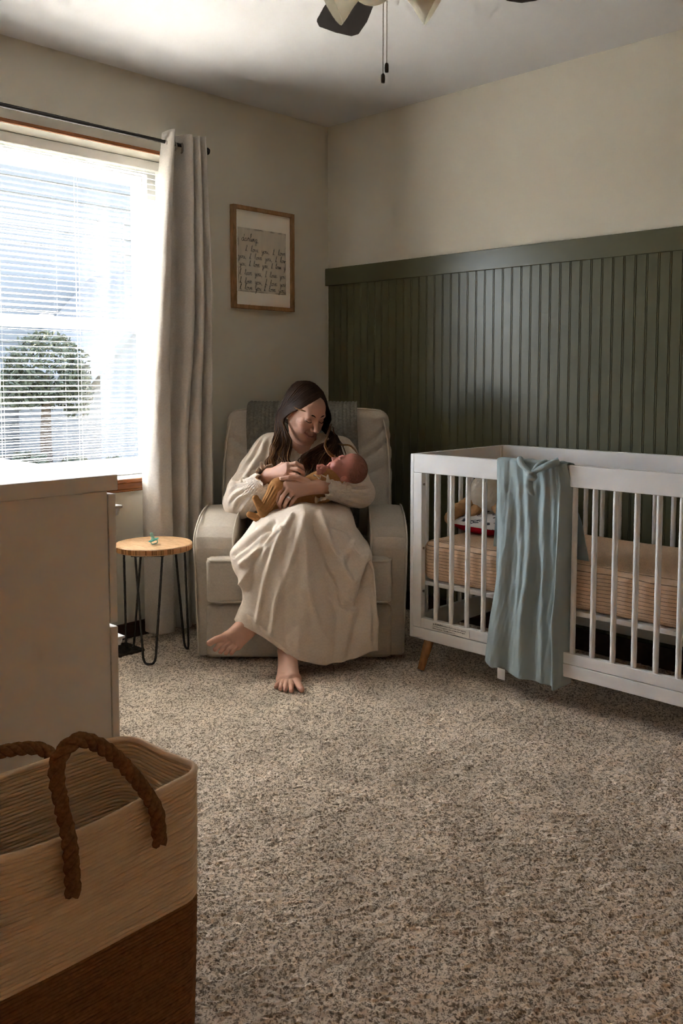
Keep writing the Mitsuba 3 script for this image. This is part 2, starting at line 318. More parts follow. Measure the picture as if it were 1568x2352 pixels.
# ------------------------------------------------------------------ framed print with handwriting
GLY = {'a': ([[(.9, .85), (.5, 1), (.1, .6), (.15, .1), (.5, 0), (.85, .4), (.92, .95), (.9, .3), (1.1, .05), (1.3, .2)]], 1.25),
       'd': ([[(.9, .8), (.5, 1), (.1, .6), (.15, .1), (.5, 0), (.85, .4), (.98, 2.2), (.93, .3), (1.15, .05), (1.35, .2)]], 1.3),
       'r': ([[(0, .2), (.25, .9), (.35, 1.15), (.42, .85), (.75, .85), (.7, .2), (.9, 0), (1.05, .15)]], 1.0),
       'l': ([[(0, .2), (.45, 1.2), (.6, 2.0), (.45, 2.25), (.28, 1.9), (.28, .4), (.5, 0), (.8, .2)]], .75),
       'i': ([[(0, .2), (.25, 1), (.25, .25), (.4, 0), (.65, .2)], [(.3, 1.5), (.36, 1.62)]], .6),
       'n': ([[(0, .3), (.15, 1), (.15, 0), (.3, .7), (.55, 1), (.7, .7), (.7, .2), (.85, 0), (1.05, .2)]], 1.0),
       'g': ([[(.85, .85), (.5, 1), (.1, .6), (.2, .1), (.5, 0), (.85, .5), (.88, .95), (.85, -.6), (.6, -1.1), (.3, -.9), (.5, -.4), (1.1, .1)]], 1.1),
       ',': ([[(.30, .10), (.36, -.12), (.20, -.42)]], .75),
       'I': ([[(.05, .45), (.5, 1.4), (.66, 2.0), (.48, 2.2), (.32, 1.8), (.36, .5), (.2, .0), (0, .15), (.25, .25), (.6, 0), (.9, .1)]], 1.0),
       'o': ([[(.5, 1), (.1, .6), (.2, .1), (.55, 0), (.85, .4), (.7, .9), (.45, .95), (.8, .8), (1.05, .85)]], 1.0),
       'v': ([[(0, .8), (.2, 1), (.4, .1), (.5, 0), (.8, .8), (.85, 1), (1.1, .8)]], 1.0),
       'e': ([[(0, .2), (.5, .55), (.6, .9), (.35, 1.05), (.1, .6), (.2, .1), (.55, 0), (.95, .3)]], .9),
       'y': ([[(0, .85), (.15, 1), (.2, .3), (.45, .1), (.75, .5), (.85, 1), (.8, -.4), (.55, -1.1), (.25, -.95), (.45, -.4), (1.0, .1)]], 1.05),
       'u': ([[(0, .85), (.12, 1), (.15, .3), (.4, 0), (.7, .4), (.78, 1), (.8, .25), (.95, 0), (1.15, .15)]], 1.1)}
def handwriting(text, width, xh, r, seed):
    """strokes of joined-up writing, (x, y) from the baseline's start, as thin tubes in the xy plane"""
    rg = np.random.default_rng(seed); x, st = 0.0, []
    for ch in text:
        if ch == ' ':
            x += 1.5; continue
        g, adv = GLY[ch]
        k = 1 + rg.uniform(-.08, .08); dy = rg.uniform(-.08, .08)
        for s_ in g:
            st.append([(x + a + .12 * b, b * k + dy) for a, b in s_])
        x += adv + rg.uniform(-.04, .08)
    sx = width / x
    return cat(*[tube([(a, b, 0) for a, b in spline([(q[0] * sx, q[1] * xh) for q in s_], 7 * len(s_))], r, 6) for s_ in st])
princ('frame_oak', proc(lambda p, n, uv: wood(p, 60, 60, 9, (0.30, 0.165, 0.075), (0.22, 0.115, 0.048), (0.15, 0.075, 0.03))), 0.45)
mat('print_paper', {'type': 'twosided', 'bsdf': {'type': 'diffuse', 'reflectance': rgb(.82, .79, .71)}})
def aged(p, n, uv):
    ey = dr.minimum(dr.abs(p.y + .619), dr.abs(p.y + .311)); ez = dr.minimum(dr.abs(p.z - 1.857), dr.abs(p.z - 1.554))
    edge = smoothstep(.012, .0, dr.minimum(ey, ez)) * smoothstep(.35, .7, fbm(p.y * 40, p.z * 40, 0, 3))
    return mix((.60, .555, .47), (.20, .175, .14), edge * .8) * (0.86 + .2 * fbm(p.y * 60, p.z * 15, 0, 3))
mat('print_aged', {'type': 'twosided', 'bsdf': {'type': 'diffuse', 'reflectance': proc(aged)}})
diffuse('ink', (0.012, 0.010, 0.009))
pf = thing('picture_frame', 'oak framed handwritten love note print on the wall beside the curtain', 'picture frame')
Y0, Y1, Z0, Z1 = -.655, -.265, 1.473, 1.957
for q in ((Y0, Y0 + .018, Z0, Z1), (Y1 - .018, Y1, Z0, Z1), (Y0 + .018, Y1 - .018, Z1 - .018, Z1), (Y0 + .018, Y1 - .018, Z0, Z0 + .018)):
    obj('frame_bar', rbox(.002, .030, *q, .0012), 'frame_oak', pf, 30)
obj('paper', box(.006, .014, Y0 + .012, Y1 - .012, Z0 + .012, Z1 - .012), 'print_paper', pf, label='cream paper around the print')
obj('print', box(.0135, .0146, -.619, -.311, 1.554, 1.857), 'print_aged', pf, label='aged grey print with frayed dark edge')
LN = [('darling,', .077, .43, .205, .0150), ('I love you, I love', .155, .992, .362, .0125), ('you, I love you, I lov', .012, .99, .477, .0120), ('you, I love you, I love y', .035, .99, .590, .0115),
      ('I love you, I love you', .03, .992, .735, .0125), ('I love you, I love you', .035, .992, .865, .0125), ('I love you I love you,', .035, .995, .962, .0120)]
hw = []
for i, (t_, u0, u1, v, xh) in enumerate(LN):
    m = handwriting(t_, (u1 - u0) * .308, xh, .00105, i)
    m.apply_scale([1, 1, .35]); m.apply_transform(frame_of((0, 1, 0), (0, 0, 1), (1, 0, 0), (.0146, -.619 + .308 * u0, 1.857 - .303 * v)))
    hw.append(m)
obj('handwriting', cat(*hw), 'ink', pf, True, label='black joined-up handwriting')
mat('clear_glazing', {'type': 'thindielectric'})

# ------------------------------------------------------------------ side table and pacifier
princ('bamboo', proc(lambda p, n, uv: wood(p, 18, 75, 10, (0.54, 0.36, 0.21), (0.47, 0.295, 0.155), (0.40, 0.235, 0.115))), 0.35)
princ('bamboo_edge', proc(lambda p, n, uv: mix((0.42, 0.20, 0.07), (0.20, 0.075, 0.02), smoothstep(.35, .7, noise(p.x * 170 + p.y * 60, p.y * 170, p.z * 4)))), 0.45)
st = thing('side_table', 'small round bamboo side table on black hairpin legs left of the armchair', 'side table')
TC, TR = np.array([.287, -1.297]), .157
obj('tabletop', lathe([(0, .441), (TR - .003, .441), (TR - .0005, .4445), (TR - .0005, .4635), (TR - .003, .467), (0, .467)], 64, (TC[0], TC[1], 0)), 'bamboo', st, 30)
obj('edge_band', lathe([(TR - .004, .4445), (TR, .4445), (TR, .4635), (TR - .004, .4635), (TR - .004, .4445)], 64, (TC[0], TC[1], 0)), 'bamboo_edge', st, 40, label='darker striped bamboo edge')
for a in (-44, 76, 196):
    a = math.radians(a); d = np.array([math.cos(a), math.sin(a)]); s_ = np.array([-d[1], d[0]])
    def pt(rad, off, z):
        q = TC + d * rad + s_ * off
        return (q[0], q[1], z)
    path = [pt(.112, .054, .441), pt(.135, .025, .032), pt(.136, .020, .014), pt(.137, .010, .0045), pt(.137, -.010, .0045), pt(.136, -.020, .014), pt(.135, -.025, .032), pt(.112, -.054, .441)]
    pth = np.vstack([np.linspace(path[0], path[1], 6)[:-1], spline(path[1:7], 26), np.linspace(path[6], path[7], 6)[1:]])
    lg = obj('leg', tube(pth, .0046, 10), 'black_metal', st, 40)
    m = rbox(-.035, .035, -.065, .065, .4375, .4412, .001); m.apply_transform(trimesh.transformations.rotation_matrix(a, (0, 0, 1))); m.apply_translation((TC[0] + d[0] * .108, TC[1] + d[1] * .108, 0))
    obj('mounting_plate', m, 'black_metal', lg)
mat('teal_silicone', {'type': 'principled', 'base_color': rgb(.10, .50, .46), 'roughness': .25, 'spec_trans': .35, 'eta': 1.4})
mat('clear_silicone', {'type': 'principled', 'base_color': rgb(.42, .68, .62), 'roughness': .2, 'spec_trans': .5, 'eta': 1.4})
pc = thing('pacifier', 'teal silicone pacifier lying on the bamboo side table', 'pacifier')
PT = T().translate([.322, -1.322, .4905]).rotate([0, 0, 1], -44).rotate([1, 0, 0], 0).rotate([0, 1, 0], 0).rotate([0, 1, 0], 24)
PT = T().translate([.318, -1.318, .4855]).rotate([0, 0, 1], 44).rotate([0, 1, 0], -20)
sh = lathe([(0, -.003), (.017, -.0035), (.020, -.001), (.021, .001), (.019, .003), (0, .003)], 32); sh.vertices[:, 0] *= 1.05; sh.vertices[:, 1] *= .8
obj('shield', {**mikit.ply(sh, 'teal_silicone', 40), 'to_world': PT}, None, pc)
obj('nipple', {**mikit.ply(lathe([(.0095, .002), (.008, .008), (.0062, .014), (.0065, .020), (.0075, .025), (.006, .030), (.003, .0325), (0, .033)], 24), 'clear_silicone', True), 'to_world': PT}, None, pc, label='clear pale green nipple')
obj('ring', {**mikit.ply(tube([(-.012, 0, -.003), (-.0135, 0, -.010), (-.009, 0, -.0155), (.009, 0, -.0155), (.0135, 0, -.010), (.012, 0, -.003)], .0024, 8), 'clear_silicone', True), 'to_world': PT}, None, pc)

# ------------------------------------------------------------------ crib
cb = thing('crib', 'white slatted baby crib with short brown legs against the green wall', 'crib')
CX0, CX1, CY0, CY1 = 1.135, 2.555, -.681, -.045
for y0, y1 in ((CY0, CY0 + .026), (CY1 - .026, CY1)):
    obj('top_rail', rbox(CX0 + .018, CX1 - .018, y0, y1, .775, .848, .003), 'white_paint', cb, 30)
    obj('lower_rail', rbox(CX0 + .058, CX1 - .058, y0 + .001, y1 - .001, .168, .206, .002), 'white_paint', cb, 30)
    obj('bottom_rail', rbox(CX0 + .018, CX1 - .018, y0 - .0005, y1 + .0005, .121, .1665, .003), 'white_paint', cb, 30)
    for x in (CX0 + .018, CX1 - .058):
        obj('stile', rbox(x, x + .040, y0, y1, .1675, .7745, .002), 'white_paint', cb, 30)
for x0, x1 in ((CX0, CX0 + .0175), (CX1 - .0175, CX1)):
    for y0 in (CY0 + .001, CY1 - .041):
        obj('post', rbox(x0, x1, y0, y0 + .040, .121, .847, .003), 'white_paint', cb, 30)
    obj('end_top_rail', rbox(x0, x1, CY0 + .042, CY1 - .042, .775, .847, .003), 'white_paint', cb, 30)
    obj('end_bottom_rail', rbox(x0, x1, CY0 + .042, CY1 - .042, .121, .206, .003), 'white_paint', cb, 30)
spin = mikit.ply(lathe([(0, .2055), (.0088, .2055), (.0095, .22), (.0095, .76), (.0088, .776), (0, .776)], 16), 'white_paint', 40)
for k in range(17):
    for y in (CY0 + .013, CY1 - .013):
        obj('slat', {**spin, 'to_world': T().translate([1.257 + .0735 * k, y, 0])}, None, cb)
for k in range(7):
    for x in (CX0 + .009, CX1 - .009):
        obj('slat', {**spin, 'to_world': T().translate([x, CY0 + .093 + .0752 * k, 0])}, None, cb)
princ('leg_wood', proc(lambda p, n, uv: wood(p, 70, 70, 12, (0.30, 0.13, 0.045), (0.22, 0.09, 0.028), (0.16, 0.06, 0.018))), 0.4)
for x, sx in ((1.215, -1), (2.475, 1)):
    for y, sy in ((CY0 + .035, -1), (CY1 - .035, 1)):
        obj('leg', tube([(x, y, .135), (x + sx * .012, y + sy * .045, .004)], [.021, .0135], 18), 'leg_wood', cb, 40, label='brown tapered wooden leg')
for y in (.28, .45, .70):
    obj('bolt', lathe([(0, 0), (.005, 0), (.005, .003), (0, .003)], 12), 'nickel_dark', cb)
    scene[[k for k in scene if k.startswith('crib__bolt')][-1]]['to_world'] = T().translate([CX0 + .0582, CY0 + .013, y + .03]).rotate([0, 1, 0], 90)
sup = obj('mattress_support', rbox(CX0 + .03, CX1 - .03, CY0 + .032, CY1 - .032, .330, .348, .003), 'white_paint', cb, 30)
diffuse('label_white', (.62, .60, .56))
lb = obj('warning_label', box(1.250, 1.425, CY0 - .0008, CY0 + .002, .1715, .2005), 'label_white', cb, label='white warning label with small black print')
lt = [meshkit.text_mesh('\u25b2', .0055, .0004)] if False else [prism([(0, 0), (.007, 0), (.0035, .006)], 0, .0004)]
M0 = frame_of((1, 0, 0), (0, 0, 1), (0, -1, 0))
lt[0].apply_transform(frame_of((1, 0, 0), (0, 0, 1), (0, -1, 0), (1.253, CY0 - .0008, .1915)))
for tx, x, z, hh, bo in (('WARNING:', 1.262, .1915, .0058, True), ('Infants can suffocate on soft bedding.', 1.305, .1922, .0042, False), ('Never place extra padding under an infant. NEVER add a', 1.253, .1838, .0042, False), ('pillow, comforter or padding to the crib.', 1.253, .1758, .0042, False)):
    m = meshkit.text_mesh(tx, hh, .0004, bold=bo); w_ = m.bounds[1, 0]; lim = 1.4225 - x
    if w_ > lim: m.apply_scale([lim / w_, 1, 1])
    m.apply_transform(frame_of((1, 0, 0), (0, 0, 1), (0, -1, 0), (x, CY0 - .0008, z))); lt.append(m)
obj('lettering', cat(*lt), 'ink', lb)

# mattress with a striped fitted sheet
def stripes(p, n, uv):
    t = dr.select(dr.abs(n.x) > .7, p.z, p.z - p.y) + .004 * (noise(p.x * 9, p.y * 9, p.z * 9) - .5)
    f = t / .0125; f = dr.abs(f - dr.floor(f) - .5)
    line = smoothstep(.10, .04, f)
    base = mix((.56, .39, .255), (.66, .48, .335), fbm(p.x * 90, p.y * 90, p.z * 90, 2))
    return mix(base, (.15, .085, .05), line * .85)
def muslin(p, n, uv):
    return fbm(p.x * 70, p.y * 70, p.z * 30, 3)
mat('striped_sheet', {'type': 'twosided', 'bsdf': {'type': 'bumpmap', 'arbitrary': proc(muslin), 'scale': 0.004, 'bsdf': {'type': 'diffuse', 'reflectance': proc(stripes)}}})
m = rbox(CX0 + .032, CX1 - .032, CY0 + .034, CY1 - .034, .3485, .508, .034, 24)
m = tri(m3.Manifold(m3.Mesh(np.asarray(m.vertices, np.float32), np.asarray(m.faces, np.uint32))).refine_to_length(.02))
m.vertices += (m.vertices - m.vertices.mean(0)) * 0 + (meshkit.fbm(m.vertices * 9, 3)[:, None] - .5) * np.array([.004, .008, .008]) * np.clip((m.vertices[:, 2:3] - .36) / .05, 0, 1)
obj('crib_mattress', m, 'striped_sheet', smooth=True, label='crib mattress in a tan striped fitted sheet', cat='mattress')

# ------------------------------------------------------------------ swaddle blanket over the crib rail
mat('sage_knit', {'type': 'twosided', 'bsdf': {'type': 'bumpmap', 'arbitrary': proc(lambda p, n, uv: fbm(p.x * 120, p.y * 120, p.z * 30, 3)), 'scale': 0.0022, 'bsdf': {'type': 'diffuse', 'reflectance': rgb(.285, .345, .350)}}})
sw = thing('swaddle_blanket', 'blue grey swaddle blanket draped over the front rail of the crib', 'blanket')
nu, nv = 150, 150
u = np.linspace(0, 1, nu)[None]; v = np.linspace(0, 1, nv)[:, None]
zf = .852 - v * (.852 - .088)
lx = np.interp(v[:, 0], [0, .3, .55, .75, 1], [1.545, 1.552, 1.553, 1.530, 1.507])[:, None]
rx = np.interp(v[:, 0], [0, .1, .4, .7, 1], [1.822, 1.838, 1.838, 1.828, 1.838])[:, None]
def ridge(c, w, a, u):
    return a * np.exp(-((u - c) / w) ** 2)
sh_ = .05 * (v - .3)
wob = .05 * (meshkit.fbm(np.stack(np.broadcast_arrays(u * 2, v * 2.5, 0 * u + 0 * v), -1), 2) - .5)
f = ridge(.11 + sh_ * .4 + wob, .12, .9, u) + ridge(.33 + sh_ * 1.4 + wob, .045, .75 * (1 - .6 * v), u) + ridge(.46 + sh_ * .3 + wob, .075, 1.0, u) + ridge(.68 + sh_ * .8 - wob, .05, .85 - .4 * v, u) + ridge(.90 - .03 * v + .4 * wob, .032, 1.15, u) + ridge(.79, .03, .35 * (1 - v), u)
f = f + .6 * (meshkit.fbm(np.stack(np.broadcast_arrays(u * 11, v * 5 + u * 4, 0 * u + 0 * v), -1), 3) - .5) + .10 * np.sin(u * 60 + 2 * v) * (v < .15)
amp = .007 + .022 * np.clip(v * 2.2, 0, 1) - .006 * v
P = np.stack([np.broadcast_to(lx + u * (rx - lx), f.shape), CY0 - .006 - amp * f - .012 * np.clip((u - .86) / .14, 0, 1) * 0, np.broadcast_to(zf, f.shape) + .0 * f], -1)
P[..., 1] += .03 * np.clip((u - .93) / .07, 0, 1) * np.clip(v * 3, 0, 1)
P[..., 2] += np.interp(u[0], [0, .12, .22, .3, .62, .82, .88, 1], [.022, .006, .014, -.003, -.006, -.010, -.016, .010])[None] * v ** 3
# over the rail and down inside
ni = 60; vi = np.linspace(0, 1, ni)[:, None]
top = np.stack([np.broadcast_to(P[0, :, 0], (6, nu)), P[0, None, :, 1] + np.linspace(0, 1, 8)[1:7, None] * (.038 + .012 * f[0, None]), .852 + .0035 * np.sin(np.linspace(0, PI, 8)[1:7, None]) + .003 * f[0, None] + 0 * f[:6]], -1)
lxi = np.interp(vi[:, 0], [0, .5, 1], [1.545, 1.50, 1.480])[:, None]; rxi = np.interp(vi[:, 0], [0, .25, .6, 1], [1.822, 1.80, 1.845, 1.870])[:, None]
fi = ridge(.15, .08, 1, u) + ridge(.5, .1, .8, u) + ridge(.8, .06, .8, u) + 0 * vi
ins = np.stack([lxi + u * (rxi - lxi), -.643 + .006 + .030 * vi * fi + .025 * vi + 0 * u, .850 - vi * .332 + .0 * u], -1)
obj('cloth', sheet(np.concatenate([P[::-1], top, ins]), .0022), 'sage_knit', sw, True)
# the knotted tie on the front
kn = [tube(spline(q, 30), r, 10) for q, r in (
    ([(1.640, -.690, .858), (1.660, -.716, .846), (1.685, -.722, .830), (1.708, -.724, .815)], np.interp(np.linspace(0, 1, 30), [0, .5, 1], [.012, .010, .007])),
    ([(1.792, -.690, .860), (1.765, -.716, .846), (1.735, -.722, .832), (1.710, -.724, .815)], np.interp(np.linspace(0, 1, 30), [0, .5, 1], [.014, .011, .007])),
    ([(1.745, -.690, .858), (1.732, -.712, .850), (1.718, -.722, .832), (1.708, -.724, .815)], np.interp(np.linspace(0, 1, 30), [0, .5, 1], [.008, .007, .005])),
    ([(1.697, -.722, .812), (1.706, -.738, .817), (1.720, -.734, .812), (1.721, -.726, .802), (1.708, -.736, .797), (1.697, -.730, .805)], .0095),
    ([(1.706, -.730, .806), (1.703, -.734, .785), (1.706, -.733, .765), (1.716, -.731, .748), (1.724, -.731, .742)], np.interp(np.linspace(0, 1, 30), [0, .3, .6, 1], [.010, .015, .012, .003])))]
obj('knot', cat(*kn), 'sage_knit', sw, True, label='tie knotted at the front of the blanket')
diffuse('care_white', (.55, .53, .50))
obj('care_tag', box(1.568, 1.600, -.706, -.705, .060, .100), 'care_white', sw, label='small white care tag at the hem')

# ------------------------------------------------------------------ dresser
dz = thing('dresser', 'white dresser whose plain end panel fills the left of the room', 'dresser')
princ('white_laminate', (0.72, 0.70, 0.675), 0.35)
DX0, DX1, DYF, DYB = .45, 1.70, -2.357, -2.87
obj('top', rbox(DX0 - .012, DX1 + .004, DYB, -2.333, .905, .938, .002), 'white_laminate', dz, 30)
obj('body', cat(rbox(DX1 - .02, DX1, DYB + .002, DYF, .0, .9045, .001), rbox(DX0, DX0 + .02, DYB + .002, DYF, 0, .9045, .001), box(DX0 + .02, DX1 - .02, DYB + .004, DYB + .012, .05, .9), box(DX0 + .02, DX1 - .02, DYB + .012, DYF - .003, .03, .05), box(1.065, 1.085, DYB + .012, DYF - .003, .05, .9045)), 'white_laminate', dz)
for x0, x1 in ((DX0 + .002, 1.073), (1.077, DX1 - .001)):
    for z0, z1 in ((.055, .328), (.334, .611), (.620, .897)):
        dw = obj('drawer', rbox(x0, x1, DYF + .003, -2.336, z0, z1, .002), 'white_laminate', dz, 30)
        xh = x1 - .045
        obj('handle', cat(rbox(xh - .035, xh + .035, -2.3365, -2.312, z1 - .034, z1 - .028, .002), prism([(-.03, 0), (.03, 0), (.018, -.022), (-.018, -.022)], 0, .004, frame_of((1, 0, 0), (0, 0, 1), (0, -1, 0), (xh, -2.314, z1 - .03)))), 'white_paint', dw, 30)

# ------------------------------------------------------------------ rope laundry basket
bk = thing('laundry_basket', 'rope laundry basket with cream top, brown base and jute handles beside the dresser', 'basket')
def cotton(p, n, uv):
    return fbm(p.x * 180, p.y * 180, p.z * 400, 2)
mat('cream_rope', {'type': 'twosided', 'bsdf': {'type': 'bumpmap', 'arbitrary': proc(cotton), 'scale': .003, 'bsdf': {'type': 'diffuse', 'reflectance': rgb(.82, .68, .53)}}})
mat('brown_rope', {'type': 'twosided', 'bsdf': {'type': 'diffuse', 'reflectance': proc(lambda p, n, uv: mix((.17, .085, .04), (.33, .175, .085), fbm(p.x * 160, p.y * 160, p.z * 160, 3)))}})
mat('jute', {'type': 'twosided', 'bsdf': {'type': 'diffuse', 'reflectance': proc(lambda p, n, uv: mix((.13, .065, .03), (.33, .19, .095), fbm(p.x * 220, p.y * 220, p.z * 220, 2)))}})
bx0, bx1, by0_, by1_ = 1.978, 2.222, -2.925, -2.490
def rrect(grow, n=88):
    from shapely.geometry import box as sbox
    c = sbox(bx0 + .05, by0_ + .05, bx1 - .05, by1_ - .05).buffer(.05 + grow, quad_segs=8).exterior
    return np.array([c.interpolate(t, normalized=True).coords[0] for t in np.arange(n) / n])
NR, RP = 81, .0062
for k in range(NR):
    z = .0035 + RP * k
    q = rrect(-.006 - .012 * (1 - k / NR) ** 2 + .0007 * math.sin(k * 2.1))
    wave = .010 * np.clip((z - .25) / .25, 0, 1) * (np.cos((q[:, 1] + 2.50) * 13) - .2) * np.clip((q[:, 0] - 2.1) / .1, 0, 1)
    low = -.028 * np.clip((-2.62 - q[:, 1]) / .25, 0, 1) * np.clip((q[:, 0] - 2.1) / .1, 0, 1) * (k in range(44, 50))
    ring = np.stack([q[:, 0], q[:, 1], z + wave], -1)
    obj('rope_coil', tube(ring, (.0035 if k < NR - 1 else .0058), 6, closed=True), 'cream_rope' if k >= 48 else 'brown_rope', bk, True)
obj('base', prism(rrect(-.02), .001, .012), 'brown_rope', bk)
def rope_handle(path, r=.0105):
    p = spline(path, 70); L = np.r_[0, np.cumsum(np.linalg.norm(np.diff(p, axis=0), axis=1))]
    t = np.gradient(p, axis=0); t /= np.linalg.norm(t, axis=1, keepdims=True)
    a = np.cross(t, [1.0, .2, .1]); a /= np.linalg.norm(a, axis=1, keepdims=True); b = np.cross(t, a); out = []
    for j in range(3):
        ph = L / .0085 + j * 2 * PI / 3
        out.append(tube(p + .55 * r * (np.cos(ph)[:, None] * a + np.sin(ph)[:, None] * b), .62 * r, 7))
    return cat(*out)
obj('handle', rope_handle([(2.234, -2.745, .412), (2.232, -2.745, .45), (2.230, -2.748, .50), (2.224, -2.760, .58), (2.222, -2.752, .615), (2.222, -2.720, .627), (2.222, -2.675, .595), (2.223, -2.632, .540), (2.229, -2.604, .49), (2.232, -2.600, .46), (2.234, -2.599, .430)]), 'jute', bk, True, label='twisted jute handle')
obj('handle', rope_handle([(1.964, -2.80, .42), (1.962, -2.80, .48), (1.958, -2.79, .51), (1.95, -2.76, .528), (1.95, -2.70, .524), (1.954, -2.655, .515), (1.960, -2.635, .50), (1.963, -2.630, .47), (1.965, -2.628, .42)]), 'jute', bk, True, label='twisted jute handle')

# ------------------------------------------------------------------ ceiling fan
fn = thing('ceiling_fan', 'ceiling fan with dark blades, frosted glass shades and pull chains', 'ceiling fan')
FC = np.array([1.918, -1.733]); FR = np.array([.7178, .6962]); FB = np.array([-.6962, .7178])
at = lambda o: (FC[0], FC[1], o)
obj('canopy', lathe([(0, CZ), (.07, CZ), (.068, CZ - .03), (.03, CZ - .055), (.015, CZ - .06), (.015, 2.24), (0, 2.24)], 32, at(0)), 'dark_bronze', fn, 40)
obj('motor', lathe([(0, 2.25), (.05, 2.25), (.105, 2.225), (.115, 2.19), (.105, 2.15), (.06, 2.135), (.055, 2.115), (0, 2.115)], 40, at(0)), 'dark_bronze', fn, 40)
obj('light_fitter', lathe([(0, 2.118), (.05, 2.118), (.052, 2.09), (.04, 2.06), (.02, 2.045), (0, 2.043)], 32, at(0)), 'dark_bronze', fn, 40)
princ('blade_wood', (.013, .009, .007), 0.7, specular=.1)
bp = [(.12, -.032), (.20, -.045), (.36, -.062), (.450, -.062), (.478, -.048), (.485, 0), (.478, .048), (.450, .062), (.36, .062), (.20, .045), (.12, .032)]
bm = prism(bp, -.003, .003); bm.apply_transform(trimesh.transformations.rotation_matrix(math.radians(11), (1, 0, 0)))
im = rbox(.08, .17, -.018, .018, -.005, .004, .002)
for k in range(5):
    M = T().translate([FC[0], FC[1], 2.13]).rotate([0, 0, 1], 76 + 72 * k)
    bdk = obj('blade', {**mikit.ply(bm, 'blade_wood'), 'to_world': M}, None, fn, label='dark brown fan blade')
    obj('blade_iron', {**mikit.ply(im, 'dark_bronze', 30), 'to_world': M}, None, bdk)
mat('frosted_glass', {'type': 'principledthin', 'base_color': rgb(.88, .87, .80), 'roughness': .4, 'diff_trans': 1.0})
shp = [(.016, 0), (.022, .012), (.026, .035), (.034, .060), (.046, .085), (.054, .105), (.0525, .1055), (.044, .086), (.032, .061), (.024, .036), (.020, .013), (.014, .002), (.016, 0)]
def aim(d):
    d = np.asarray(d, float) / np.linalg.norm(d); a = np.cross(d, [0.3, .9, .1]); a /= np.linalg.norm(a)
    return frame_of(a, np.cross(d, a), d)
for dh in ((-FR[0], -FR[1]), (FR[0], FR[1]), (-FB[0] - .25 * FR[0], -FB[1] - .25 * FR[1])):
    d = np.array([dh[0], dh[1], -.62]); m = lathe(shp, 40)
    m.apply_transform(aim(d)); o_ = np.array([FC[0] + dh[0] * .035, FC[1] + dh[1] * .035, 2.072]); m.apply_translation(o_)
    sk = obj('glass_shade', m, 'frosted_glass', fn, 40, label='frosted glass bell shade')
    m = lathe([(0, -.012), (.017, -.012), (.019, .006), (.017, .016), (0, .016)], 24); m.apply_transform(aim(d)); m.apply_translation(o_)
    obj('socket', m, 'dark_bronze', sk, 40)
for dx, z1, z0 in ((-.001, 1.850, 1.828), (.0075, 1.874, 1.852)):
    px, py = FC[0] + FR[0] * dx - FB[0] * .02, FC[1] + FR[1] * dx - FB[1] * .02
    ck = obj('pull_chain', tube([(px, py, z1), (px, py, 2.06)], np.where(np.arange(2) >= 0, .0011, 0), 6), 'nickel_dark', fn)
    obj('pendant', lathe([(0, z0), (.0042, z0 + .001), (.005, z0 + .008), (.0045, z1 - .003), (.002, z1), (0, z1)], 14, (px, py, 0)), 'black_metal', ck, 40)

